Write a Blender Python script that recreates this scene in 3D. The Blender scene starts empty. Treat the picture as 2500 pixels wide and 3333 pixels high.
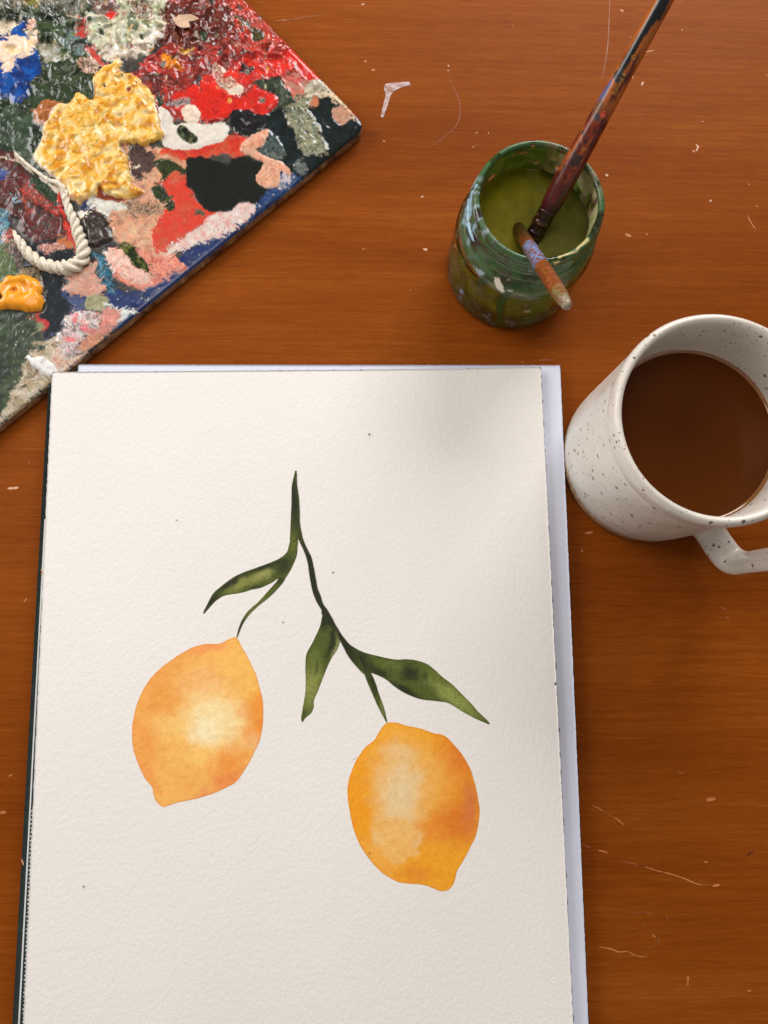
import bpy, math, random
import numpy as np
from mathutils import Vector, Matrix
from mathutils.geometry import delaunay_2d_cdt

rnd = random.Random(7)
sc = bpy.context.scene
col = sc.collection

# ------------------------------------------------------------------ camera
F, NX, NY, H = 2350.0, 1178.0, 1985.0, 0.31      # focal length in photo pixels, point straight below the lens, lens height
n_ = np.array([NX - 1250, -(NY - 1666.5), -F]); n_ /= np.linalg.norm(n_)
Zc = -n_
Xc = np.array([1., 0, 0]); Xc -= Xc @ Zc * Zc; Xc /= np.linalg.norm(Xc)
Yc = np.cross(Zc, Xc)
RW = np.array([Xc, Yc, Zc])                      # world = RW @ camera
cam_d = bpy.data.cameras.new('camera')
cam = bpy.data.objects.new('camera', cam_d); col.objects.link(cam)
M4 = Matrix([[*RW[0], 0], [*RW[1], 0], [*RW[2], H], [0, 0, 0, 1]])
cam.matrix_world = M4
cam_d.sensor_fit = 'VERTICAL'; cam_d.sensor_height = 24.0; cam_d.lens = 24.0 * F / 3333.0
cam_d.clip_start = 0.005; cam_d.clip_end = 50
cam_d.dof.use_dof = True; cam_d.dof.focus_distance = 0.29; cam_d.dof.aperture_fstop = 11.0
sc.camera = cam

# ------------------------------------------------------------------ world, lamps, exposure
w = bpy.data.worlds.new('World'); sc.world = w; w.use_nodes = True
w.node_tree.nodes['Background'].inputs[0].default_value = (1.0, 0.93, 0.88, 1)
w.node_tree.nodes['Background'].inputs[1].default_value = 0.27

def area(name, loc, target, sx, sy, power, color):
    d = bpy.data.lights.new(name, 'AREA'); d.shape = 'RECTANGLE'; d.size = sx; d.size_y = sy
    d.energy = power; d.color = color
    o = bpy.data.objects.new(name, d); col.objects.link(o); o.location = loc
    o.rotation_euler = (Vector(target) - Vector(loc)).to_track_quat('-Z', 'Y').to_euler()
    return o
area('side_window', (0.42, 1.20, 0.62), (0, 0.1, 0), 0.8, 0.5, 15.5, (1.0, 0.97, 0.96))
area('window_light', (-0.92, 0.52, 0.56), (-0.05, 0.10, 0), 0.65, 0.6, 9.3, (1.0, 0.975, 0.965))
area('room_lamp', (-0.20, 0.28, 1.0), (-0.12, 0.2, 0), 0.45, 0.45, 2.4, (1.0, 0.89, 0.80))
sc.view_settings.view_transform = 'Standard'; sc.view_settings.look = 'None'
sc.view_settings.exposure = 0.0; sc.view_settings.gamma = 1.0

# ------------------------------------------------------------------ helpers
def lin(c):
    c = np.asarray(c, float) / 255.0
    return np.where(c <= 0.04045, c / 12.92, ((c + 0.055) / 1.055) ** 2.4)
def L4(c): return (*[float(v) for v in lin(c)], 1.0)

def at(p, z):
    """photo pixels -> point on the horizontal plane z"""
    p = np.atleast_2d(p).astype(float)
    d = np.stack([p[:, 0] - 1250, -(p[:, 1] - 1666.5), -F * np.ones(len(p))], 1) @ RW.T
    t = (z - H) / d[:, 2]
    return np.stack([d[:, 0] * t, d[:, 1] * t, np.zeros(len(p)) + z], 1)
def proj(P):
    d = (np.atleast_2d(P) - [0, 0, H]) @ RW
    return np.stack([1250 + F * d[:, 0] / -d[:, 2], 1666.5 - F * d[:, 1] / -d[:, 2]], 1)

_tab = {}
def perlin(x, y, seed=0):
    if seed not in _tab:
        r = np.random.RandomState(seed + 11)
        a = r.rand(256) * 2 * np.pi
        _tab[seed] = (r.permutation(256), np.cos(a), np.sin(a))
    pm, gx, gy = _tab[seed]
    xi = np.floor(x).astype(int); yi = np.floor(y).astype(int)
    xf = x - xi; yf = y - yi
    u = xf ** 3 * (xf * (xf * 6 - 15) + 10); v = yf ** 3 * (yf * (yf * 6 - 15) + 10)
    def g(ix, iy, dx, dy):
        h = pm[(pm[ix & 255] + iy) & 255]
        return gx[h] * dx + gy[h] * dy
    a = g(xi, yi, xf, yf); b = g(xi + 1, yi, xf - 1, yf)
    c = g(xi, yi + 1, xf, yf - 1); d = g(xi + 1, yi + 1, xf - 1, yf - 1)
    return ((a + (b - a) * u) + ((c + (d - c) * u) - (a + (b - a) * u)) * v) * 1.5
def fbm(x, y, seed=0, oct=4):
    s = 0; amp = 1; tot = 0
    for k in range(oct):
        s = s + perlin(x * 2 ** k, y * 2 ** k, seed + k) * amp; tot += amp; amp *= 0.5
    return s / tot
def ridged(x, y, seed=0, oct=4):
    s = 0; amp = 1; tot = 0
    for k in range(oct):
        s = s + (1 - np.abs(perlin(x * 2 ** k, y * 2 ** k, seed + k)) * 2) * amp; tot += amp; amp *= 0.55
    return s / tot
def sstep(a, b, x):
    t = np.clip((x - a) / (b - a), 0, 1); return t * t * (3 - 2 * t)

def sdist(poly, x, y):
    """signed distance to polygon, negative inside"""
    P = np.asarray(poly, float); d = np.full(x.shape, 1e9); ins = np.zeros(x.shape, bool)
    for i in range(len(P)):
        a = P[i]; b = P[(i + 1) % len(P)]; e = b - a; L = e @ e + 1e-9
        t = np.clip(((x - a[0]) * e[0] + (y - a[1]) * e[1]) / L, 0, 1)
        d = np.minimum(d, (x - a[0] - t * e[0]) ** 2 + (y - a[1] - t * e[1]) ** 2)
        if a[1] != b[1]:
            c = ((a[1] > y) != (b[1] > y)) & (x < e[0] * (y - a[1]) / e[1] + a[0])
            ins ^= c
    d = np.sqrt(d); return np.where(ins, -d, d)
def linedist(pts, x, y):
    P = np.asarray(pts, float); d = np.full(x.shape, 1e9)
    for a, b in zip(P[:-1], P[1:]):
        e = b - a; L = e @ e + 1e-9
        t = np.clip(((x - a[0]) * e[0] + (y - a[1]) * e[1]) / L, 0, 1)
        d = np.minimum(d, np.hypot(x - a[0] - t * e[0], y - a[1] - t * e[1]))
    return d
def smooth_poly(P, n=4):
    P = np.asarray(P, float); out = []
    N = len(P)
    for i in range(N):
        p0, p1, p2, p3 = P[i - 1], P[i], P[(i + 1) % N], P[(i + 2) % N]
        for k in range(n):
            t = k / n
            out.append(0.5 * (2 * p1 + (p2 - p0) * t + (2 * p0 - 5 * p1 + 4 * p2 - p3) * t * t + (3 * p1 - p0 - 3 * p2 + p3) * t ** 3))
    return np.array(out)
def smooth_line(P, n=8):
    P = np.asarray(P, float); Q = np.vstack([2 * P[0] - P[1], P, 2 * P[-1] - P[-2]]); out = []
    for i in range(1, len(Q) - 2):
        p0, p1, p2, p3 = Q[i - 1], Q[i], Q[i + 1], Q[i + 2]
        for k in range(n):
            t = k / n
            out.append(0.5 * (2 * p1 + (p2 - p0) * t + (2 * p0 - 5 * p1 + 4 * p2 - p3) * t * t + (3 * p1 - p0 - 3 * p2 + p3) * t ** 3))
    out.append(P[-1]); return np.array(out)

ORG = {}
def link(o, parent=None, origin=(0, 0, 0)):
    col.objects.link(o); ORG[o.name] = np.array(origin, float)
    if parent is not None:
        o.parent = parent; o.location = Vector(ORG[o.name] - ORG[parent.name])
    else: o.location = Vector(origin)
    return o
def props(o, label=None, cat=None, group=None, kind=None):
    for k, v in (('label', label), ('category', cat), ('group', group), ('kind', kind)):
        if v: o[k] = v
    return o
def thing(name, loc, label, cat):
    return props(link(bpy.data.objects.new(name, None), None, loc), label, cat)
def mesh_obj(name, V, faces, mat, parent=None, smooth=True, attrs=None, origin=None, fmat=None):
    V = np.asarray(V, float)
    if origin is None: origin = ORG[parent.name] if parent is not None else (0, 0, 0)
    Vl = V - np.asarray(origin, float)
    me = bpy.data.meshes.new(name)
    if isinstance(faces, np.ndarray):
        nf, k = faces.shape
        me.vertices.add(len(Vl)); me.vertices.foreach_set('co', Vl.astype(np.float32).ravel())
        me.loops.add(nf * k); me.loops.foreach_set('vertex_index', faces.astype(np.int32).ravel())
        me.polygons.add(nf); me.polygons.foreach_set('loop_start', np.arange(0, nf * k, k, dtype=np.int32))
        me.update(calc_edges=True)
    else:
        me.from_pydata([tuple(v) for v in Vl], [], faces)
    me.polygons.foreach_set('use_smooth', np.full(len(me.polygons), smooth))
    for m in (mat if isinstance(mat, (list, tuple)) else [mat]): me.materials.append(m)
    if fmat is not None: me.polygons.foreach_set('material_index', np.asarray(fmat, np.int32))
    for an, arr in (attrs or {}).items():
        arr = np.asarray(arr, np.float32)
        if arr.ndim == 2:
            if arr.shape[1] == 3: arr = np.hstack([arr, np.ones((len(arr), 1), np.float32)])
            a = me.attributes.new(an, 'FLOAT_COLOR', 'POINT'); a.data.foreach_set('color', arr.ravel())
        else:
            a = me.attributes.new(an, 'FLOAT', 'POINT'); a.data.foreach_set('value', arr)
    me.update()
    return link(bpy.data.objects.new(name, me), parent, origin)
def grid_faces(nu, nv, wrap=False):
    """vertex index = i*nv + j ; wrap joins j"""
    i = np.arange(nu - 1)[:, None]; j = np.arange(nv if wrap else nv - 1)[None, :]
    j2 = (j + 1) % nv
    a = i * nv + j; b = (i + 1) * nv + j; c = (i + 1) * nv + j2; d = i * nv + j2
    return np.stack([a, b, c, d], -1).reshape(-1, 4)
def resample(prof, step):
    P = np.asarray(prof, float); out = [P[0]]
    for a, b in zip(P[:-1], P[1:]):
        n = max(1, int(np.ceil(np.linalg.norm(b - a) / step)))
        for k in range(1, n + 1): out.append(a + (b - a) * k / n)
    return np.array(out)
def chaikin(P, it=2):
    P = np.asarray(P, float)
    for _ in range(it):
        q = [P[0]]
        for a, b in zip(P[:-1], P[1:]): q += [a * .75 + b * .25, a * .25 + b * .75]
        q.append(P[-1]); P = np.array(q)
    return P
def lathe_v(prof, cx, cy, n):
    th = np.arange(n) * 2 * np.pi / n
    P = np.asarray(prof)
    return np.stack([cx + P[:, :1] * np.cos(th), cy + P[:, :1] * np.sin(th), np.repeat(P[:, 1:2], n, 1)], -1).reshape(-1, 3)
def fill_poly(P2, step, jit=0.0):
    """triangulated interior of an outline (world xy) with inner points -> xy, tris"""
    P2 = np.asarray(P2); x0, y0 = P2.min(0); x1, y1 = P2.max(0)
    xs = np.arange(x0, x1, step); ys = np.arange(y0, y1, step)
    gx, gy = np.meshgrid(xs, ys); gx = gx + (np.arange(len(ys)) % 2)[:, None] * step / 2
    gx = gx.ravel(); gy = gy.ravel(); s = sdist(P2, gx, gy)
    k = s < -step * 0.45
    pts = [Vector(p) for p in P2] + [Vector((a, b)) for a, b in zip(gx[k], gy[k])]
    n = len(P2)
    r = delaunay_2d_cdt(pts, [(i, (i + 1) % n) for i in range(n)], [list(range(n))], 1, 1e-7)
    return np.array([tuple(v) for v in r[0]]), [tuple(f) for f in r[2]]

# ------------------------------------------------------------------ materials
class NT:
    def __init__(s, name):
        s.m = bpy.data.materials.new(name); s.m.use_nodes = True; s.t = s.m.node_tree
        s.b = s.t.nodes['Principled BSDF']; s.out = s.t.nodes['Material Output']
    def n(s, typ, **kw):
        nd = s.t.nodes.new(typ)
        for k, v in kw.items():
            if k.startswith('i_'):
                key = k[2:]; key = int(key) if key.isdigit() else key.replace('_', ' ')
                if hasattr(v, 'is_linked') or isinstance(v, bpy.types.NodeSocket): s.t.links.new(v, nd.inputs[key])
                else: nd.inputs[key].default_value = v
            else: setattr(nd, k, v)
        return nd
    def l(s, a, b): s.t.links.new(a, b)
    def coord(s, scale=(1, 1, 1), rot=(0, 0, 0)):
        c = s.n('ShaderNodeTexCoord'); mp = s.n('ShaderNodeMapping'); mp.inputs['Scale'].default_value = scale
        mp.inputs['Rotation'].default_value = rot
        s.l(c.outputs['Object'], mp.inputs[0]); return mp.outputs[0]
    def noise(s, scale, detail=3, rough=0.5, sc3=(1, 1, 1), dist=0.0, rot=(0, 0, 0)):
        nd = s.n('ShaderNodeTexNoise'); s.l(s.coord(sc3, rot), nd.inputs['Vector'])
        nd.inputs['Scale'].default_value = scale; nd.inputs['Detail'].default_value = detail
        nd.inputs['Roughness'].default_value = rough; nd.inputs['Distortion'].default_value = dist
        return nd.outputs['Fac']
    def ramp(s, fac, stops, interp='LINEAR'):
        r = s.n('ShaderNodeValToRGB'); r.color_ramp.interpolation = interp; s.l(fac, r.inputs[0])
        e = r.color_ramp.elements
        while len(e) < len(stops): e.new(0.5)
        for k, (p, c) in enumerate(stops):
            e[k].position = p; e[k].color = c if len(c) == 4 else L4(c)
        return r.outputs[0]
    def mix(s, fac, a, b, mode='MIX'):
        m = s.n('ShaderNodeMix', data_type='RGBA', blend_type=mode)
        for v, k in ((fac, 0), (a, 6), (b, 7)):
            if isinstance(v, bpy.types.NodeSocket): s.l(v, m.inputs[k])
            else: m.inputs[k].default_value = v
        return m.outputs[2]
    def math(s, op, a, b=0.0, c=0.0):
        m = s.n('ShaderNodeMath', operation=op)
        for k, v in enumerate((a, b, c)):
            if isinstance(v, bpy.types.NodeSocket): s.l(v, m.inputs[k])
            else: m.inputs[k].default_value = v
        return m.outputs[0]
    def bump(s, h, strength=0.5, dist=0.0005, normal=None):
        b = s.n('ShaderNodeBump'); b.inputs['Strength'].default_value = strength; b.inputs['Distance'].default_value = dist
        s.l(h, b.inputs['Height'])
        if normal is not None: s.l(normal, b.inputs['Normal'])
        return b.outputs[0]
    def attr(s, name): return s.n('ShaderNodeAttribute', attribute_name=name)
    def set(s, **kw):
        for k, v in kw.items():
            inp = s.b.inputs[k.replace('_', ' ')]
            if isinstance(v, bpy.types.NodeSocket): s.l(v, inp)
            else: inp.default_value = v
        return s.m
G = (1, 1, 1, 1)

def grain_color(m):
    rot = (0, 0, math.radians(0.6))
    big = m.noise(1.0, 3, 0.5, (3, 26, 3), 0.3, rot)
    mid = m.noise(1.0, 5, 0.65, (16, 420, 16), 0.3, rot)
    fine = m.noise(1.0, 5, 0.75, (85, 1700, 85), 0.1, rot)
    v = m.math('ADD', m.math('MULTIPLY', big, 0.36), m.math('ADD', m.math('MULTIPLY', mid, 0.28), m.math('MULTIPLY', fine, 0.42)))
    c = m.ramp(v, [(0.32, (100, 45, 5)), (0.46, (123, 58, 9)), (0.56, (136, 68, 14)), (0.72, (158, 86, 28))])
    pores = m.noise(1.0, 2, 0.5, (75, 2300, 75), 0.0, rot)
    pf = m.ramp(pores, [(0.62, (0, 0, 0, 1)), (0.72, (1, 1, 1, 1))])
    c = m.mix(m.math('MULTIPLY', pf, 0.45), c, L4((82, 34, 9)))
    return c, v, pf
m = NT('varnished_wood'); c, v, pf = grain_color(m)
smudge = m.noise(14, 4, 0.6)
m.set(Base_Color=c, Roughness=m.math('ADD', m.math('MULTIPLY', smudge, 0.22), 0.38), Specular_IOR_Level=0.05)
m.set(Normal=m.bump(m.math('ADD', v, m.math('MULTIPLY', pf, -0.25)), 0.25, 0.00025)); WOOD = m.m

def paper_mat(name, base=None, attr=None, amp=1.0, strength=0.55):
    m = NT(name)
    n1 = m.noise(720, 3, 0.55, (1, 0.75, 1), 0.2, (0, 0, .4)); n2 = m.noise(1900, 2, 0.5)
    h = m.math('ADD', n1, m.math('MULTIPLY', n2, 0.25))
    if attr:
        c = m.attr('col').outputs[0]
        g = m.noise(1500, 4, 0.75); g2 = m.noise(620, 3, 0.55, (1, 0.8, 1), 0.2)
        gg = m.ramp(m.math('ADD', m.math('MULTIPLY', g, 0.6), m.math('MULTIPLY', g2, 0.4)), [(0.3, (222, 222, 222)), (0.48, (250, 250, 250)), (0.6, (255, 255, 255))])
        c = m.mix(0.8, c, gg, 'MULTIPLY')
    else:
        t = m.noise(11, 3, 0.5)
        c = m.ramp(t, [(0.3, base), (0.7, tuple(x + 4 for x in base))])
    m.set(Base_Color=c, Roughness=0.85 if not attr else 0.62, Specular_IOR_Level=0.25, Normal=m.bump(h, strength, 0.00034 * amp))
    return m.m
PAPER = paper_mat('cold_pressed_paper', base=(231, 228, 223))
WASH = paper_mat('watercolour_wash', attr=True)
m = NT('smooth_white_paper'); m.set(Base_Color=m.ramp(m.noise(30, 3), [(0.3, (214, 219, 236)), (0.7, (220, 224, 240))]), Roughness=0.5, Specular_IOR_Level=0.3, Normal=m.bump(m.noise(900, 3), 0.1, 0.0001)); PAGE = m.m
m = NT('paper_edge'); m.set(Base_Color=m.ramp(m.noise(900, 3, 0.6), [(0.42, (38, 42, 42)), (0.5, (120, 118, 112)), (0.56, (215, 212, 205))]), Roughness=0.8); EDGE = m.m
m = NT('dark_green_card')
sp = m.ramp(m.noise(500, 5, 0.7), [(0.3, (34, 47, 46)), (0.6, (46, 60, 58)), (0.78, (74, 86, 82))])
m.set(Base_Color=sp, Roughness=0.45, Normal=m.bump(m.noise(1200, 3), 0.2, 0.0001)); COVER = m.m
m = NT('white_print'); m.set(Base_Color=L4((222, 226, 224)), Roughness=0.5); PRINT = m.m
m = NT('pad_pages'); m.set(Base_Color=m.ramp(m.noise(1, 2, 0.5, (3, 3, 9000)), [(0.4, (170, 166, 158)), (0.6, (222, 218, 210))]), Roughness=0.8); PAGES = m.m

def vpaint(name, rough=0.3, coat=0.0, bumpd=0.0002, bscale=700, strength=0.5, speck=0.5):
    m = NT(name)
    c = m.attr('col').outputs[0]
    r = m.attr('gl').outputs['Fac']
    n = m.noise(bscale, 2, 0.5); n2 = m.noise(320, 4, 0.6, (1, 1, 1), 0.8)
    sh = m.ramp(n2, [(0.3, (226, 226, 226)), (0.5, (250, 250, 250)), (0.7, (255, 255, 255))])
    c = m.mix(speck, c, sh, 'MULTIPLY')
    m.set(Base_Color=c, Roughness=r, Specular_IOR_Level=0.5)
    m.set(Normal=m.bump(m.math('ADD', n, m.math('MULTIPLY', n2, 1.2)), strength, bumpd))
    return m.m
OILP = vpaint('dried_oil_paint', strength=0.12)
m = NT('canvas_edge')
m.set(Base_Color=m.ramp(m.noise(130, 5, 0.65, (1, 1, 0.6), 0.5), [(0.3, (40, 38, 42)), (0.42, (120, 88, 62)), (0.55, (165, 130, 92)), (0.7, (196, 168, 128))]), Roughness=0.6, Normal=m.bump(m.noise(700, 4), 0.5, 0.0004)); CANVAS = m.m

# glazed stoneware
def ware(name, base, speck=True, inner=False):
    m = NT(name)
    c = m.ramp(m.noise(45, 4, 0.55), [(0.3, tuple(x - 12 for x in base)), (0.55, base), (0.75, tuple(min(255, x + 8) for x in base))])
    if speck:
        for sc_, sz, colr, dens in ((330, 0.28, (104, 72, 48), 0.48), (700, 0.26, (140, 124, 106), 0.5), (170, 0.15, (70, 44, 28), 0.5)):
            vo = m.n('ShaderNodeTexVoronoi'); mp = m.coord((1, 1, 1))
            wn = m.n('ShaderNodeTexNoise'); wn.inputs['Scale'].default_value = 900; m.l(mp, wn.inputs['Vector'])
            vo.inputs['Scale'].default_value = sc_; m.l(mp, vo.inputs['Vector'])
            d = m.math('ADD', vo.outputs['Distance'], m.math('MULTIPLY', wn.outputs['Fac'], 0.09))
            rd = m.n('ShaderNodeSeparateColor'); m.l(vo.outputs['Color'], rd.inputs[0])
            on = m.math('GREATER_THAN', rd.outputs[0], dens)
            thr = m.math('MULTIPLY', rd.outputs[1], sz)
            f = m.math('MULTIPLY', on, m.math('LESS_THAN', d, m.math('ADD', thr, 0.06)))
            c = m.mix(m.math('MULTIPLY', f, 0.85), c, L4(colr))
    m.set(Base_Color=c, Roughness=0.3, Specular_IOR_Level=0.4, Coat_Weight=0.15, Coat_Roughness=0.15,
          Normal=m.bump(m.math('ADD', m.noise(70, 3), m.math('MULTIPLY', m.noise(500, 3), 0.12)), 0.5, 0.0009))
    return m.m
GLAZE = ware('speckled_glaze', (219, 213, 202))
m = NT('bare_clay'); m.set(Base_Color=m.ramp(m.noise(600, 4), [(0.35, (120, 88, 60)), (0.6, (172, 134, 98))]), Roughness=0.8, Normal=m.bump(m.noise(900, 3), 0.4, 0.0003)); CLAY = m.m
m = NT('milky_coffee'); m.set(Base_Color=m.ramp(m.noise(25, 3, 0.5), [(0.35, (82, 38, 4)), (0.65, (90, 43, 6))]), Roughness=0.10, Specular_IOR_Level=0.12, Normal=m.bump(m.noise(18, 2), 0.05, 0.0006)); COFFEE = m.m
m = NT('coffee_meniscus'); m.set(Base_Color=L4((134, 84, 34)), Roughness=0.06, Coat_Weight=1.0); MENI = m.m

# ------------------------------------------------------------------ table
tb = np.array([[-0.62, -0.5], [0.62, -0.5], [0.62, 0.75], [-0.62, 0.75]])
V = [(x, y, z) for z in (0.0, -0.022) for x, y in tb]
table = mesh_obj('tabletop', V, [(0, 1, 2, 3), (7, 6, 5, 4), (4, 5, 1, 0), (5, 6, 2, 1), (6, 7, 3, 2), (7, 4, 0, 3)], WOOD, smooth=False, origin=(0, 0, 0))
props(table, kind='structure')

def markmat(name, colr, lo=0.42, hi=0.56):
    m = NT(name); c, v, pf = grain_color(m)
    f = m.ramp(m.noise(420, 4, 0.65, (0.5, 1, 1)), [(lo, (0, 0, 0, 1)), (hi, (1, 1, 1, 1))])
    m.set(Base_Color=m.mix(f, c, L4(colr)), Roughness=0.5); return m.m
MK_TAN = markmat('bare_scratch', (192, 118, 64), 0.30, 0.5)
MK_FAINT = markmat('faint_scratch', (168, 96, 44), 0.46, 0.7)
MK_WHITE = markmat('white_smear', (196, 178, 178), 0.34, 0.6)
MK_CHIP = markmat('white_chip', (206, 158, 124), 0.1, 0.2)
MK_DARK = markmat('dark_nick', (60, 24, 8), 0.1, 0.3)
def stroke(pts, wpx, mat, name='scratch', z=0.00009):
    P = smooth_line(pts, 6) if len(pts) > 2 else np.array([np.array(pts[0]) + (np.array(pts[1]) - np.array(pts[0])) * t for t in np.linspace(0, 1, 7)])
    n = len(P); T = np.gradient(P, axis=0); T /= np.linalg.norm(T, axis=1)[:, None] + 1e-9
    N = np.stack([-T[:, 1], T[:, 0]], 1)
    wv = np.array([wpx * (0.25 + 0.75 * math.sin(math.pi * min(1, max(0, (k + .5) / n))) ** 0.6) * (0.7 + 0.6 * rnd.random()) / 2 for k in range(n)])
    A = at(P + N * wv[:, None], z); B = at(P - N * wv[:, None], z)
    return mesh_obj(name, np.vstack([A, B]), [(k, k + 1, n + k + 1, n + k) for k in range(n - 1)], mat, table, False)
def fleck(px, py, r, mat, asp=1.6, ang=0.0, name='fleck', z=0.00009):
    k = 9; pts = []
    for i in range(k):
        a = 2 * math.pi * i / k; q = r * (0.65 + 0.6 * rnd.random())
        x, y = q * asp * math.cos(a), q * math.sin(a) / asp ** .5
        pts.append((px + x * math.cos(ang) - y * math.sin(ang), py + x * math.sin(ang) + y * math.cos(ang)))
    return mesh_obj(name, at(pts, z), [tuple(range(k))], mat, table, False)
def px8(P, ox, oy, s): return [(ox + x / s, oy + y / s) for x, y in P]
sm = px8([(128, 336), (175, 328), (225, 327), (229, 340), (190, 350), (165, 362), (150, 380), (136, 425), (120, 470), (109, 466), (122, 410), (130, 380), (122, 352)], 1150, 0, 1.2289)
o = mesh_obj('paint_smear', at(sm, 0.00012), [tuple(range(len(sm)))], MK_WHITE, table, False); o['label'] = 'hooked smear of dried white paint'
S8 = lambda P: px8(P, 1700, 2500, 2.074)
stroke(S8([(472, 253), (510, 268), (550, 290)]), 4.0, MK_TAN); stroke(S8([(550, 290), (620, 335)]), 2.0, MK_FAINT)
stroke(S8([(622, 332), (650, 352), (690, 387)]), 5.0, MK_TAN)
stroke(S8([(395, 516), (440, 530), (462, 534)]), 5.0, MK_FAINT); stroke(S8([(515, 556), (545, 562), (576, 572)]), 6.0, MK_TAN)
stroke(S8([(650, 632), (750, 645), (830, 668)]), 3.5, MK_FAINT)
stroke(S8([(800, 658), (900, 690), (1000, 715), (1100, 748), (1180, 782), (1260, 788)]), 4.5, MK_TAN)
stroke(S8([(1150, 735), (1240, 780)]), 3.0, MK_FAINT); stroke(S8([(1286, 795), (1335, 788)]), 9.0, MK_TAN)
stroke(S8([(520, 1208), (600, 1222), (650, 1240), (712, 1236)]), 6.0, MK_TAN); stroke(S8([(712, 1236), (770, 1268), (845, 1274)]), 4.0, MK_TAN)
stroke(S8([(780, 975), (820, 1060), (870, 1110), (910, 1140), (915, 1190), (830, 1220), (800, 1245)]), 3.0, MK_FAINT)
stroke(S8([(880, 1130), (915, 1138)]), 7.0, MK_TAN); stroke(S8([(735, 978), (930, 978)]), 2.5, MK_FAINT); stroke(S8([(965, 990), (990, 1030)]), 4, MK_FAINT)
stroke(S8([(1119, 1402), (1117, 1468)]), 7.0, MK_TAN); stroke(S8([(1050, 31), (1088, 32)]), 3.0, MK_TAN)
stroke(S8([(1245, 216), (1306, 206)]), 11.0, MK_TAN); stroke(S8([(1522, 590), (1535, 572), (1566, 570)]), 4.0, MK_DARK, 'nick')
fleck(*S8([(1240, 634)])[0], 4, MK_TAN); fleck(*S8([(1530, 1504)])[0], 5, MK_TAN)
stroke([(892, 73), (960, 62), (1050, 48)], 3.0, MK_FAINT); stroke([(892, 73), (930, 64)], 3.5, MK_TAN)
stroke([(1460, 250), (1495, 330), (1490, 400), (1440, 450), (1390, 485)], 2.5, MK_FAINT)
stroke([(1985, 0), (1978, 150), (1960, 260)], 3, MK_FAINT)
stroke([(2095, 170), (2130, 164)], 4.5, MK_TAN); stroke([(2432, 700), (2445, 725), (2462, 750)], 3.5, MK_TAN)
stroke([(2088, 278), (2094, 266)], 6, MK_CHIP, 'chip'); stroke([(2265, 470), (2272, 478), (2266, 492)], 6, MK_CHIP, 'chip')
stroke([(25, 1590), (52, 1588), (60, 1586)], 9, MK_CHIP, 'chip'); stroke([(0, 2646), (20, 2642)], 13, MK_TAN, 'chip')
stroke([(78, 1960), (88, 1948)], 5, MK_TAN); stroke([(28, 2527), (42, 2520)], 4, MK_TAN)
stroke([(1755, 1172), (1800, 1170)], 5, MK_FAINT); stroke([(1905, 1736), (1930, 1732)], 8, MK_TAN); stroke([(2345, 1975), (2365, 1985)], 6, MK_FAINT)
stroke([(2360, 1870 + 140), (2375, 2012)], 5, MK_FAINT)
for (x, y, r, mt) in [(1182, 14, 6, MK_CHIP), (1190, 200, 6, MK_TAN), (1215, 228, 6, MK_TAN), (2025, 35, 6, MK_TAN), (2052, 122, 2.5, MK_CHIP),
                      (1459, 230, 4, MK_TAN), (1460, 214, 4, MK_CHIP), (1374, 640, 6, MK_CHIP), (1384, 812, 8, MK_CHIP), (1975, 570, 7, MK_CHIP),
                      (2058, 250, 8, MK_TAN), (2220, 97, 3, MK_CHIP), (2258, 492, 6, MK_TAN), (2313, 653, 6, MK_CHIP), (2045, 765, 9, MK_TAN),
                      (2105, 762, 5, MK_TAN), (2438, 600, 3, MK_CHIP), (2495, 245, 4, MK_TAN), (1183, 810, 5, MK_TAN), (1250, 460, 5, MK_TAN),
                      (1590, 433, 3, MK_CHIP), (1552, 432, 3, MK_CHIP), (1540, 478, 3, MK_CHIP), (1668, 84, 3, MK_TAN), (1336, 945, 3, MK_TAN),
                      (1015, 1080, 5, MK_FAINT), (1700, 1178, 4, MK_TAN), (1895, 1793, 4, MK_CHIP), (1885, 1825, 4, MK_FAINT), (95, 1507, 5, MK_FAINT),
                      (58, 2890, 5, MK_FAINT), (2287, 395, 3, MK_CHIP), (2090, 372, 4, MK_FAINT), (1900, 2480, 4, MK_FAINT), (2010, 1380, 3, MK_TAN)]:
    fleck(x, y, r * .68, mt, rnd.uniform(1.0, 1.8), rnd.uniform(-.4, .6))
for k in range(14):
    fleck(rnd.uniform(1180, 2500), rnd.uniform(0, 1150) if k % 3 else rnd.uniform(1900, 3330) , rnd.uniform(1.0, 2.0), MK_FAINT if k % 4 else MK_CHIP, rnd.uniform(1, 2), rnd.uniform(0, 1))

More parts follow.
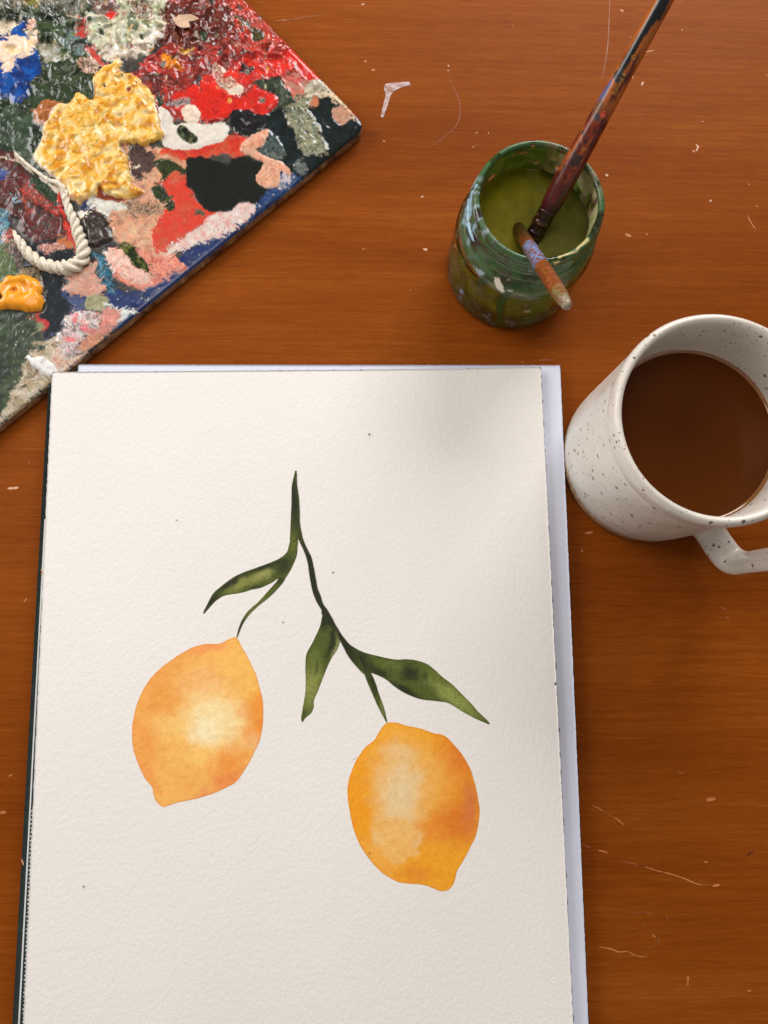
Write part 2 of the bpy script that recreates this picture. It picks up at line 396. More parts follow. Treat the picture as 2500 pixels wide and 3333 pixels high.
# ------------------------------------------------------------------ sketch pad, loose page, painted sheet
def rect_from(tl, ang, wd, ht):
    c, s = math.cos(ang), math.sin(ang); u = np.array([c, s]); v = np.array([s, -c])
    tl = np.array(tl); return tl, u, v, wd, ht
def slab(name, R, z0, z1, mats, parent, jit=0.0, step=0.0011, zf=None, seed=3, origin=None, rr=0.001):
    """paper slab: top grid with ragged rim + skirt"""
    tl, u, v, wd, ht = R
    nu = max(2, int(wd / step) + 1); nv = max(2, int(ht / step) + 1)
    a = np.linspace(0, wd, nu); b = np.linspace(0, ht, nv)
    A, B = np.meshgrid(a, b, indexing='ij')
    if jit:
        e = lambda t, s_: (fbm(t * 700, t * 0 + s_ * 7.3, seed + s_, 3) * jit)
        fl = sstep(0.03, 0.0, A / wd); fr = sstep(0.97, 1.0, A / wd); ft = sstep(0.03, 0.0, B / ht); fb = sstep(0.97, 1, B / ht)
        A = A + e(B, 1) * fl + e(B, 2) * fr; B = B + e(A, 3) * ft + e(A, 4) * fb
    # rounded corners
    for (ca, cb, sa, sb) in ((0, 0, 1, 1), (wd, 0, -1, 1), (0, ht, 1, -1), (wd, ht, -1, -1)):
        da = (A - ca) * sa; db = (B - cb) * sb
        k = (da < rr) & (db < rr); q = np.hypot(rr - da, rr - db); k2 = k & (q > rr)
        f = np.where(k2, rr / np.maximum(q, 1e-9), 1.0)
        A = np.where(k2, ca + sa * (rr - (rr - da) * f), A); B = np.where(k2, cb + sb * (rr - (rr - db) * f), B)
    X = tl[0] + A * u[0] + B * v[0]; Y = tl[1] + A * u[1] + B * v[1]
    Z = np.full_like(X, z1) if zf is None else z1 + zf(X, Y)
    top = np.stack([X, Y, Z], -1).reshape(-1, 3)
    F4 = grid_faces(nu, nv)[:, ::1]
    idx = np.arange(nu * nv).reshape(nu, nv)
    rim = np.concatenate([idx[:, 0], idx[-1, 1:], idx[-2::-1, -1], idx[0, -2:0:-1]])
    th = z1 - z0
    low = top[rim].copy(); low[:, 2] -= th
    n = len(top); k = np.arange(len(rim)); k2 = (k + 1) % len(rim)
    SK = np.stack([rim[k], rim[k2], n + k2, n + k], 1)
    allf = np.vstack([F4, SK]); fm = np.concatenate([np.zeros(len(F4)), np.ones(len(SK))])
    o = mesh_obj(name, np.vstack([top, low]), allf, mats, parent, False, fmat=fm, origin=origin)
    me = o.data; sm_ = np.zeros(len(allf), bool); sm_[:len(F4)] = True
    me.polygons.foreach_set('use_smooth', sm_); return o
ang = math.radians(1.06)
RS = rect_from((-0.1333, 0.1012), ang, 0.211, 0.297)
ZS = 0.0066
def zsheet(X, Y):
    return 0.0016 * sstep(0.035, 0.085, X) + 0.00035 * sstep(-0.10, -0.135, X) * sstep(-.2, 0, Y)
def zs_at(x, y): return ZS + zsheet(x, y)
pad = thing('sketch_pad', (-0.02, -0.03, 0), 'dark green sketch pad lying under the white sheets, its edge showing on the left', 'sketch pad')
ac = math.radians(0.45)
RC = rect_from((-0.1356, 0.1026), ac, 0.2135, 0.302)
slab('page_block', rect_from((-0.1350, 0.1020), ac, 0.2125, 0.301), 0.0004, 0.0034, [PAGES, PAGES], pad, step=0.02)
cv = slab('cover', RC, 0.0037, 0.0046, [COVER, COVER], pad, step=0.004)
# printed white line and dots on the cover
def cover_band(p0, p1, w0, name, z):
    A = at([p0, p1], z); T = A[1] - A[0]; T /= np.linalg.norm(T); N = np.array([-T[1], T[0], 0]) * w0 / 2
    return mesh_obj(name, [A[0] + N, A[1] + N, A[1] - N, A[0] - N], [(0, 1, 2, 3)], PRINT, pad, False)
cover_band((147, 1690), (61, 3345), 0.0006, 'white_line', 0.00468)
dv, df = [], []
for k in range(52):
    t = k / 51; c0 = at([(104 - 29 * t + 1.2 * math.sin(k * 1.7), 2640 + 700 * t)], 0.0047)[0]
    for a in range(8): dv.append(c0 + np.array([0.00034 * math.cos(a * math.pi / 4), 0.00034 * math.sin(a * math.pi / 4), 0]))
    df.append(tuple(range(k * 8, k * 8 + 8)))
o = mesh_obj('dotted_line', dv, df, PRINT, pad, False); o['kind'] = 'stuff'
for p, q in (((136, 1862), (146, 1872)), ((135, 1852), (142, 1860)), ((72, 2795), (78, 2812))):
    A = at([p, q, (q[0] - 2, q[1] + 6), (p[0] - 3, p[1] + 5)], 0.0047)
    mesh_obj('paint_fleck', A, [(0, 1, 2, 3)], MK_CHIP, pad, False)

pg = slab('loose_page', rect_from((-0.1231, 0.1053), math.radians(0.5), 0.2102, 0.297), 0.00475, 0.0051, [PAGE, EDGE], None, 0.00022, 0.0011, seed=20, origin=(-0.0180, -0.0432, 0.00475), rr=0.0003)
props(pg, 'smooth bluish white page sticking out behind the right and top edges of the painted sheet', 'paper')
sheet = slab('watercolour_sheet', RS, ZS - 0.0005, ZS, [PAPER, EDGE], None, 0.0003, 0.0009, zsheet, 5, origin=(-0.0277, -0.047, ZS - 0.0005))
props(sheet, 'thick rough white paper sheet painted with two lemons hanging from a green leafy twig', 'painting')

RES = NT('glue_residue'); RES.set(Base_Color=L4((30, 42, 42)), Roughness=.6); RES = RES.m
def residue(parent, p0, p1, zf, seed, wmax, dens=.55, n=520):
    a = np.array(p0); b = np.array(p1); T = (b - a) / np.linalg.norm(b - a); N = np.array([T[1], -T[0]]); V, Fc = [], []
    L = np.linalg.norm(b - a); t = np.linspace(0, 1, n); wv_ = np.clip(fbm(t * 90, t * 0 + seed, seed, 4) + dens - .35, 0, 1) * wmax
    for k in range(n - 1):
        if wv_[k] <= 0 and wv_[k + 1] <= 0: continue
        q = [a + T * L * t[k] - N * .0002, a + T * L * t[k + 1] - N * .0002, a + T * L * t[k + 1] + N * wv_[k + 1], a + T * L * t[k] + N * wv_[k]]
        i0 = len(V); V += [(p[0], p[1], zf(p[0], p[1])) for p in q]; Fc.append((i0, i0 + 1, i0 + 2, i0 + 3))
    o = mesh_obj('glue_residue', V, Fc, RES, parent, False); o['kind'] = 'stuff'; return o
def edge_pts(R):
    tl, u, v, wd, ht = R; return tl, tl + u * wd, tl + u * wd + v * ht, tl + v * ht
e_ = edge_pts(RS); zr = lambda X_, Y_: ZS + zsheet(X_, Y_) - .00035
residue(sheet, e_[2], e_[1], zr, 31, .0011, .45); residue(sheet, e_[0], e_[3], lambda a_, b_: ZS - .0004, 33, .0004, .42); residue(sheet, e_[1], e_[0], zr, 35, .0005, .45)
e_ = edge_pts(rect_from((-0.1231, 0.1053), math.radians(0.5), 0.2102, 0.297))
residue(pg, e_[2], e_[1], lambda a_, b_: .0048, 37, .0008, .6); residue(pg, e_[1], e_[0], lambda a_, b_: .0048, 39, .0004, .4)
def wash_part(name, outline_px, colf, lvl=1, step=0.0012, label=None, n=4, rough=0.9):
    O = smooth_poly(outline_px, n)
    # small ragged edge
    t = np.arange(len(O)); O = O + np.stack([perlin(t * 0.37, t * 0 + 3.1 * lvl, 40), perlin(t * 0.37, t * 0 + 9.7 * lvl, 41)], 1) * rough
    W = at(O, ZS)[:, :2]
    XY, T = fill_poly(W, step)
    Z = zs_at(XY[:, 0], XY[:, 1]) + 0.00006 * lvl
    Pz = np.column_stack([XY, Z]); q = proj(Pz)
    sd = -sdist(O, q[:, 0], q[:, 1])
    c = colf(q[:, 0], q[:, 1], sd)
    o = mesh_obj(name, Pz, T, WASH, sheet, True, {'col': c})
    if label: o['label'] = label
    return o
def blobs(x, y, base, L, seed, warp=9):
    wx = x + fbm(x / 45, y / 45, seed, 4) * warp * 2; wy = y + fbm(x / 45 + 30, y / 45, seed + 5, 4) * warp * 2
    c = np.tile(lin(base), (len(x), 1))
    for (cx, cy, rx, ry, a, colr, s, hard) in L:
        ca, sa = math.cos(math.radians(a)), math.sin(math.radians(a))
        dx = (wx - cx) * ca + (wy - cy) * sa; dy = -(wx - cx) * sa + (wy - cy) * ca
        d = np.sqrt((dx / rx) ** 2 + (dy / ry) ** 2)
        f = (sstep(1.35, 0.2, d) if not hard else sstep(1.06, 0.9, d)) * s
        c = c * (1 - f[:, None]) + lin(colr) * f[:, None]
    return c
K1 = lambda P: px8(P, 350, 1950, 2.765)
K2 = lambda P: px8(P, 1050, 2250, 2.765)
L1 = K1([(1165, 350), (1210, 430), (1250, 500), (1300, 600), (1340, 690), (1370, 800), (1395, 900), (1402, 1000), (1395, 1150), (1370, 1270), (1310, 1400), (1240, 1530), (1160, 1640), (1080, 1690), (950, 1750), (820, 1790), (700, 1815), (600, 1840), (540, 1862), (490, 1865), (440, 1820), (415, 1760), (400, 1690), (350, 1630), (300, 1540), (250, 1410), (225, 1300), (222, 1150), (240, 1040), (270, 930), (330, 800), (400, 700), (480, 620), (580, 545), (680, 480), (780, 430), (880, 405), (960, 405), (1030, 395), (1080, 365), (1125, 348)])
L2 = K2([(580, 285), (660, 280), (740, 305), (880, 335), (1000, 378), (1060, 385), (1120, 415), (1200, 500), (1270, 590), (1330, 700), (1370, 830), (1400, 970), (1412, 1080), (1400, 1200), (1370, 1320), (1310, 1440), (1250, 1550), (1210, 1620), (1190, 1700), (1160, 1760), (1110, 1795), (1050, 1795), (980, 1765), (900, 1740), (780, 1730), (680, 1715), (560, 1650), (480, 1580), (400, 1480), (330, 1370), (280, 1240), (250, 1110), (225, 950), (230, 830), (260, 720), (310, 610), (380, 510), (460, 445), (500, 380), (540, 320)])
def kb(cx, cy, rx, ry, a, c, s=0.8, h=0, o=(350, 1950)): return (o[0] + cx / 2.765, o[1] + cy / 2.765, rx / 2.765, ry / 2.765, a, c, s, h)
def lemon1(x, y, sd):
    c = blobs(x, y, (246, 184, 96), [
        kb(600, 560, 330, 130, -35, (238, 165, 82), .8), kb(480, 900, 230, 260, 0, (236, 158, 70), .85), kb(330, 1300, 170, 330, -10, (240, 160, 76), .8),
        kb(850, 750, 260, 160, -30, (246, 184, 118), .7), kb(1130, 560, 170, 200, 20, (250, 192, 96), .8),
        kb(900, 440, 210, 60, -5, (242, 150, 84), .8), kb(600, 1140, 260, 130, 10, (250, 202, 118), .75),
        kb(880, 1400, 260, 180, 0, (252, 202, 112), .7), kb(700, 1620, 300, 150, 0, (245, 176, 90), .7),
        kb(1090, 1480, 190, 220, 35, (240, 150, 62), .85), kb(1080, 1640, 170, 90, -28, (238, 138, 80), .75), kb(880, 1765, 200, 40, -12, (240, 145, 90), .7),
        kb(1330, 1050, 130, 250, 0, (240, 150, 56), .9, 1), kb(1320, 1290, 80, 90, 0, (246, 186, 124), .8), kb(1280, 760, 120, 200, 0, (250, 194, 94), .7),
        kb(960, 1080, 330, 300, 20, (251, 220, 150), .8), kb(960, 1090, 260, 230, 25, (250, 230, 176), .75), kb(860, 1200, 150, 120, 0, (250, 236, 196), .6), kb(950, 950, 100, 60, 10, (250, 220, 160), .5),
        kb(380, 1600, 50, 200, -33, (240, 158, 80), .7, 1)], 60, 15)
    n = fbm(x / 26, y / 26, 71, 5)[:, None]; c = c * (1 + n * 0.17 * np.array([.4, 1, 1.6]))
    e = sstep(4.5, 1.0, sd)[:, None] * .6; c = c * (1 - e) + lin((232, 144, 66)) * e
    return np.clip(c, 0, 1)
def lemon2(x, y, sd):
    o = (1050, 2250); k = lambda *a: kb(*a, o=o)
    c = blobs(x, y, (243, 168, 44), [
        k(330, 1000, 150, 500, 0, (244, 160, 28), .85), k(700, 400, 330, 130, 12, (246, 172, 50), .8), k(1180, 640, 180, 330, -18, (234, 132, 38), .85),
        k(1200, 1150, 260, 260, 0, (226, 122, 38), .9), k(1330, 1020, 90, 300, 0, (218, 122, 62), .85), k(1250, 560, 90, 190, -28, (222, 118, 48), .8),
        k(950, 1250, 200, 140, -10, (238, 146, 50), .7), k(1030, 1600, 250, 170, 0, (244, 166, 34), .85), k(850, 1640, 200, 80, 0, (232, 140, 44), .7),
        k(500, 1480, 180, 220, -25, (246, 178, 82), .7), k(980, 820, 230, 330, 5, (244, 176, 76), .8),
        k(700, 800, 300, 420, 5, (242, 192, 118), .85), k(690, 1000, 230, 420, 0, (240, 204, 146), .85), k(720, 900, 150, 290, 8, (236, 208, 160), .75), k(670, 540, 150, 100, 0, (238, 200, 140), .7),
        k(690, 1350, 190, 200, 0, (244, 190, 108), .8, 1), k(480, 1310, 60, 120, -14, (243, 204, 140), .7), k(840, 1360, 40, 100, 10, (238, 188, 128), .7)], 80, 15)
    n = fbm(x / 22, y / 22, 91, 5)[:, None]; c = c * (1 + n * 0.15 * np.array([.4, 1, 1.7]))
    e = sstep(4.5, 1.0, sd)[:, None] * .6; c = c * (1 - e) + lin((230, 136, 34)) * e
    return np.clip(c, 0, 1)
wash_part('lemon', L1, lemon1, 1, 0.0008, 'pale orange yellow lemon hanging on the left')
wash_part('lemon', L2, lemon2, 1, 0.0008, 'deeper orange lemon hanging on the right')
def leafcol(lights, darks, seed, mid=(80, 91, 34), dark=(32, 38, 20)):
    def f(x, y, sd):
        L = [(a, b, r1, r2, an, cc, s, 0) for a, b, r1, r2, an, cc, s in lights] + [(a, b, r1, r2, an, dark, s, 0) for a, b, r1, r2, an, s in darks]
        c = blobs(x, y, dark if not lights else mid, L, seed, 7)
        n = fbm(x / 9, y / 9, seed + 9, 4)[:, None]; c = c * (1 + n * 0.5)
        e = sstep(2.2, 0.3, sd)[:, None] * .35; c = c * (1 - e) + lin((58, 66, 30)) * e
        return np.clip(c, 0, 1)
    return f
C3 = lambda P: px8(P, 600, 1480, 3.318)
C4 = lambda P: px8(P, 900, 1900, 2.212)
spike = C3([(1203, 172), (1215, 190), (1220, 340), (1240, 480), (1248, 650), (1250, 740), (1270, 850), (1290, 930), (1330, 1020), (1370, 1100), (1395, 1200), (1420, 1330), (1440, 1440), (1475, 1530), (1500, 1610), (1550, 1680)]) + \
    C4([(400, 245), (435, 310), (480, 380), (530, 440), (560, 466), (600, 540), (640, 640), (630, 650), (580, 600), (530, 540), (490, 470), (455, 400), (430, 330), (370, 290), (325, 215), (325, 190), (290, 130), (262, 60)]) + \
    C3([(1365, 1380), (1350, 1290), (1335, 1180), (1300, 1060), (1260, 970), (1225, 905), (1200, 930), (1145, 930), (1145, 850), (1148, 730), (1155, 600), (1160, 450), (1160, 340), (1175, 270), (1195, 185)])
lleaf = C3([(1225, 905), (1225, 1000), (1215, 1090), (1180, 1180), (1140, 1260), (1090, 1330), (1015, 1340), (1000, 1345), (930, 1390), (830, 1435), (720, 1460), (620, 1490), (520, 1505), (440, 1520), (380, 1550), (300, 1620), (215, 1715), (210, 1690), (240, 1630), (310, 1500), (400, 1420), (520, 1330), (640, 1270), (780, 1220), (900, 1175), (1010, 1130), (1070, 1090), (1110, 1045), (1130, 980), (1145, 930), (1180, 880)])
twig = C3([(1095, 1320), (1050, 1400), (960, 1500), (880, 1570), (790, 1640), (710, 1720), (650, 1800), (610, 1880), (580, 1960), (568, 1978), (565, 1965), (585, 1880), (620, 1790), (670, 1710), (740, 1640), (820, 1570), (890, 1490), (960, 1410), (1010, 1350), (1030, 1300)])
mleaf = C4([(345, 190), (328, 240), (315, 300), (290, 360), (250, 440), (215, 510), (208, 600), (210, 680), (208, 780), (195, 860), (185, 920), (178, 960), (185, 997), (210, 965), (250, 930), (268, 890), (270, 840), (300, 770), (330, 690), (370, 590), (400, 530), (440, 470), (458, 405), (440, 340), (400, 260)])
rleaf = C4([(500, 415), (540, 445), (620, 490), (730, 520), (850, 545), (930, 543), (1000, 550), (1080, 575), (1140, 620), (1200, 675), (1260, 720), (1330, 790), (1400, 860), (1450, 920), (1510, 975), (1535, 1010), (1500, 1000), (1420, 965), (1330, 915), (1240, 860), (1150, 845), (1060, 835), (1000, 820), (920, 785), (850, 740), (790, 690), (720, 655), (680, 645), (640, 650), (580, 600), (530, 540), (490, 470)])
twig2 = C4([(635, 640), (655, 710), (690, 790), (720, 860), (760, 940), (795, 1000), (793, 970), (770, 880), (740, 800), (715, 720), (680, 645)])
ol = (120, 128, 60)
wash_part('leaf', lleaf, leafcol([(*C3([(640, 1390)])[0], 70, 20, -22, (132, 136, 66), .9), (*C3([(860, 1290)])[0], 45, 16, -25, (150, 152, 88), .9), (*C3([(1190, 960)])[0], 12, 30, 10, (100, 108, 40), .8)],
          [(*C3([(500, 1385)])[0], 75, 11, -28, .9), (*C3([(850, 1215)])[0], 70, 11, -20, .9), (*C3([(290, 1590)])[0], 45, 16, -48, .95), (*C3([(1060, 1200)])[0], 40, 28, -45, .75), (*C3([(760, 1430)])[0], 30, 7, -8, .7)], 120), 1, .0007, 'long leaf curving down to the left', 4, .5)
wash_part('stem', twig, leafcol([(*C3([(760, 1640)])[0], 60, 12, -45, (104, 112, 44), .9)], [(*C3([(600, 1850)])[0], 30, 12, -65, .7), (*C3([(1040, 1370)])[0], 20, 16, 0, .7)], 130), 2, .0007, None, 4, .4)
wash_part('leaf', mleaf, leafcol([(*C4([(250, 720)])[0], 34, 100, 8, (140, 146, 76), .95), (*C4([(270, 560)])[0], 28, 50, 15, (96, 108, 44), .8), (*C4([(430, 470)])[0], 9, 40, 15, (150, 156, 104), .8)],
          [(*C4([(400, 400)])[0], 14, 75, 12, .9), (*C4([(340, 260)])[0], 20, 40, 0, .9), (*C4([(290, 600)])[0], 7, 30, 15, .5), (*C4([(210, 930)])[0], 8, 22, 10, .5)], 140), 1, .0007, 'short blunt leaf pointing straight down', 4, .5)
wash_part('leaf', rleaf, leafcol([(*C4([(1280, 820)])[0], 120, 30, 38, (140, 150, 76), .95), (*C4([(850, 590)])[0], 60, 16, 15, (98, 106, 48), .8), (*C4([(1150, 660)])[0], 50, 20, 40, (100, 112, 46), .8)],
          [(*C4([(960, 640)])[0], 38, 32, 20, .9), (*C4([(930, 770)])[0], 80, 13, 30, .9), (*C4([(600, 560)])[0], 60, 34, 40, .95), (*C4([(740, 640)])[0], 40, 16, 20, .85), (*C4([(1070, 660)])[0], 12, 16, 0, .6)], 150), 1, .0007, 'broad leaf reaching down to the right', 4, .5)
wash_part('stem', twig2, leafcol([(*C4([(762, 900)])[0], 5, 30, -15, (120, 126, 70), .8)], [(*C4([(690, 720)])[0], 16, 60, -15, .8)], 160), 2, .0006, None, 4, .4)
wash_part('stem', spike, leafcol([(*C3([(1190, 890)])[0], 9, 22, 0, (110, 118, 48), .8), (*C3([(1240, 420)])[0], 2, 30, 0, (96, 102, 40), .5)], [(*C3([(1200, 500)])[0], 22, 110, 0, .95), (*C3([(1400, 1300)])[0], 40, 200, -15, .95), (*C4([(450, 400)])[0], 50, 160, -30, .95)], 170), 3, .0007, 'main stem rising to a dark spike', 4, .5)
# specks that fell on the paper
mk = NT('dark_speck'); mk.set(Base_Color=L4((70, 66, 58)), Roughness=0.7)
mo = NT('pale_drop'); mo.set(Base_Color=L4((230, 222, 202)), Roughness=0.7)
for x, y, r, mt in [(1202, 1414, 3, mk), (575, 1693, 2, mk), (1084, 1863, 2.6, mk), (922, 2025, 2.2, mk), (273, 2885, 2.6, mk),  (1804, 2224, 4, mk),
                    (1203, 2776, 2.4, mk), (1155, 2466, 3, mo)]:
    W = at([(x + r * math.cos(a) * (1 + .2 * math.sin(3 * a + x)), y + r * math.sin(a)) for a in np.arange(10) * math.pi / 5], ZS)
    W[:, 2] = zs_at(W[:, 0], W[:, 1]) + 0.00028
    mesh_obj('speck', W, [tuple(range(9, -1, -1))], mt.m, sheet, False)

# ------------------------------------------------------------------ paint-covered board
exec_board = True
BZ = 0.0050
c0 = at([(1162, 405)], BZ)[0][:2]
# edge directions: lower edge and upper edge of the canvas board
q = at([(1132, 464), (0, 1387), (824, 0), (1041, 253)], BZ)[:, :2]
du = (q[1] - q[0]) / np.linalg.norm(q[1] - q[0]); dvv = np.array([-du[1], du[0]])
if dvv @ (q[2] - q[3]) < 0: dvv = -dvv
# corner = intersection of the two edge lines
A_ = np.array([du, -dvv]).T; tt = np.linalg.solve(A_, q[3] - q[0]); corner = q[0] + du * tt[0]
BW, BH = 0.252, 0.203
step = 0.00037
nu = int(BW / step) + 1; nv = int(BH / step) + 1
gu, gv = np.meshgrid(np.linspace(0, BW, nu), np.linspace(0, BH, nv), indexing='ij')
X = corner[0] + gu * du[0] + gv * dvv[0]; Y = corner[1] + gu * du[1] + gv * dvv[1]
Pxy = proj(np.stack([X.ravel(), Y.ravel(), np.full(X.size, 0.0062)], 1))
x = Pxy[:, 0].reshape(nu, nv); y = Pxy[:, 1].reshape(nu, nv)
x0_, y0_ = x.copy(), y.copy()
x = x0_ + fbm(x0_ / 34, y0_ / 34, 981, 3) * 8 + fbm(x0_ / 9, y0_ / 9, 983, 2) * 1.6
y = y0_ + fbm(x0_ / 34 + 9, y0_ / 34, 985, 3) * 8 + fbm(x0_ / 9, y0_ / 9 + 5, 987, 2) * 1.6
thickf = sstep(0, 1, np.clip((650 - 0.8 * y - 0.28 * np.abs(x - 350)) / 420, 0, 1))      # crusted centre of the palette
hgt = np.zeros_like(x); colr = np.zeros(x.shape + (3,)); gl = np.full_like(x, 0.3); pid = np.zeros(x.shape, int)
base_n = fbm(x / 60, y / 60, 200, 5)
def palette_mix(xx, yy, cols, scale, seed, sharp=0.12, an=1.0, ang_=0.0):
    if len(cols) == 1: return np.broadcast_to(lin(cols[0]), xx.shape + (3,)).copy()
    ca, sa = math.cos(ang_), math.sin(ang_)
    u_ = (xx * ca + yy * sa) / scale / an; v_ = (-xx * sa + yy * ca) / scale
    wx_ = fbm(u_ * .8 + 5, v_ * .8, seed + 31, 3) * 1.3; wy_ = fbm(u_ * .8, v_ * .8 + 9, seed + 37, 3) * 1.3
    n = fbm(u_ + wx_, v_ + wy_, seed, 5) * 1.25 + 0.5
    k = len(cols); out = np.broadcast_to(lin(cols[0]), xx.shape + (3,)).copy()
    for i in range(1, k):
        f = sstep(i / k - sharp / 2, i / k + sharp / 2, n)[..., None]
        out = out * (1 - f) + lin(cols[i]) * f
    return out
parts = []      # (name, label)
def patch(poly, cols, name=None, label=None, h=0.3, relief=0.3, rscale=22, kind='wet', jit=5, ang_=0.0, an=1.0, cscale=24, gloss=0.28,
          edge=7, keep=0.5, sharp=0.25, sm=2, fn=None, seed=None, jscale=18, bead=0.0, soft=1.5):
    """lay one body of paint over what is there; h, relief in mm, the rest in photo pixels"""
    global hgt, colr, gl, pid
    seed = seed if seed is not None else 300 + 13 * len(parts) + int(abs(poly[0][0]) * 7 + abs(poly[0][1])) % 97
    rscale = rscale * 1.7; P = smooth_poly(poly, sm) if sm > 1 else np.asarray(poly, float)
    x0, y0 = P.min(0) - jit - 4; x1, y1 = P.max(0) + jit + 4
    m_ = (x > x0) & (x < x1) & (y > y0) & (y < y1)
    ii = np.where(m_.any(1))[0]; jj = np.where(m_.any(0))[0]
    if not len(ii): return
    sl = (slice(ii[0], ii[-1] + 1), slice(jj[0], jj[-1] + 1))
    xx, yy = x[sl], y[sl]
    sd = sdist(P, xx, yy) + fbm(xx / jscale / 1.2, yy / jscale / 1.2, seed + 3, 3) * jit * 1.5
    if h < .36 and soft == 1.5: soft = 3.2
    f = sstep(soft, -soft, sd)
    ins = sd < 0
    c = palette_mix(xx, yy, cols, cscale, seed, sharp, an, ang_)
    depth = np.clip(-sd, 0, None)
    prof = np.sqrt(np.clip(1 - (1 - np.clip(depth / edge, 0, 1)) ** 2, 0, 1))
    ca, sa = math.cos(ang_), math.sin(ang_); u_ = (xx * ca + yy * sa) / rscale; v_ = (-xx * sa + yy * ca) / rscale
    if kind == 'wet': r = fbm(u_, v_, seed + 50, 3)
    elif kind == 'crinkle': r = ridged(u_ + fbm(u_, v_, seed + 61, 2) * .8, v_ + fbm(u_ + 7, v_, seed + 62, 2) * .8, seed + 50, 2) * 1.0
    elif kind == 'streak': r = fbm(u_ * .22 + fbm(u_ * .3, v_ * .3, seed + 70, 2) * .5, v_ * 1.1 + fbm(u_ * .35, v_ * .2, seed + 71, 2) * 1.1, seed + 50, 4) * (.35 + .5 * np.abs(fbm(u_ * .3, v_ * .3, seed + 75, 2)))
    elif kind == 'flat': r = fbm(u_ * .3, v_ * .3, seed + 50, 2) * .3
    else: r = ridged(u_ * .5, v_ * .5, seed + 50, 3) * .6 + fbm(u_ * 2, v_ * 2, seed + 55, 4) * .5
    nh = hgt[sl] * keep + (h + bead * np.exp(-((depth - edge * .6) / (edge * .5)) ** 2)) * prof + r * relief * np.minimum(prof, 1)
    if fn is not None: nh, c = fn(xx, yy, depth, nh, c)
    hgt[sl] = np.where(ins, nh, hgt[sl]); hgt[sl] = hgt[sl]
    colr[sl] = colr[sl] * (1 - f[..., None]) + c * f[..., None]
    gl[sl] = gl[sl] * (1 - f) + gloss * f
    if name:
        parts.append((name, label)); pid[sl] = np.where(ins, len(parts), pid[sl])
    else: pid[sl] = np.where(ins & (pid[sl] == -1), 0, pid[sl])
def Q(P, ox, oy, s): return px8(P, ox, oy, s)
QA = lambda P: Q(P, 0, 0, 4.1475); QB = lambda P: Q(P, 400, 0, 4.1475); QC = lambda P: Q(P, 0, 400, 4.1475)
QD = lambda P: Q(P, 400, 400, 4.1475); QE = lambda P: Q(P, 800, 0, 4.1475); QF = lambda P: Q(P, 0, 800, 4.1475)
Q1 = lambda P: Q(P, 0, 0, 2.552); Q2 = lambda P: Q(P, 550, 0, 2.37); Q3 = lambda P: Q(P, 0, 650, 2.552)
# ground coat over the whole board
colr[:] = palette_mix(x, y, [(34, 40, 44), (44, 52, 44), (70, 62, 54), (46, 40, 38)], 60, 5, .3)
hgt[:] = thickf * 1.0 + fbm(x / 40, y / 40, 211, 4) * .35 * (0.3 + thickf)
GRN = [(18, 28, 14), (34, 48, 26), (46, 62, 34), (76, 92, 66)]
patch([(-700, -600), (310, -600), (300, 60), (285, 130), (310, 240), (330, 330), (200, 400), (120, 480), (105, 560), (0, 500), (-700, 600)], GRN, 'paint_patch', 'wrinkled dark green paint', .3, .75, 40, 'crinkle', 12, cscale=46, sharp=.5, gloss=.2)
patch([(-500, 380), (60, 350), (110, 400), (90, 460), (110, 520), (100, 560), (40, 520), (-500, 480)], [(20, 36, 20), (36, 56, 34), (62, 84, 60)], None, None, .1, .35, 50, 'streak', 8, ang_=.6, cscale=60, sharp=.6, gloss=.26)
patch([(100, 300), (170, 270), (250, 280), (300, 320), (250, 340), (190, 335), (120, 340)], [(28, 42, 22), (44, 62, 32)], None, None, .3, .35, 50, 'wet', 8, cscale=50, sharp=.8, gloss=.24)
patch([(-700, -700), (290, -700), (290, 30), (200, 40), (100, 32), (-700, 50)], [(74, 84, 66), (130, 128, 110), (50, 54, 44), (160, 150, 130)], None, None, .3, .9, 22, 'crinkle', 8, cscale=14, sharp=.3, gloss=.2, ang_=.1, an=2.2)
patch([(215, 105), (290, 95), (285, 140), (270, 170), (235, 190), (205, 160)], [(78, 98, 98), (112, 134, 130), (60, 74, 66)], None, None, .2, .3, 18, 'wet', 8)
patch([(122, 140), (180, 148), (235, 165), (235, 195), (170, 205), (135, 190)], [(126, 118, 92), (160, 156, 134), (186, 188, 184)], 'paint_patch', 'grey beige paint streaks in the green', .3, .3, 16, 'wet', 8, sharp=.6)
patch([(80, 5), (130, 3), (132, 22), (110, 26), (85, 20)], [(110, 110, 40), (170, 150, 90)], None, None, .3, .4)
patch([(130, 100), (165, 65), (205, 60), (215, 80), (190, 100)], [(42, 60, 30), (58, 78, 42)], None, None, .4, .3, 30, 'wet', 5, sharp=.8)
patch([(162, 62), (190, 56), (208, 68), (195, 80), (168, 76)], [(26, 40, 20)], None, None, -.4, .2, jit=3, gloss=.2)
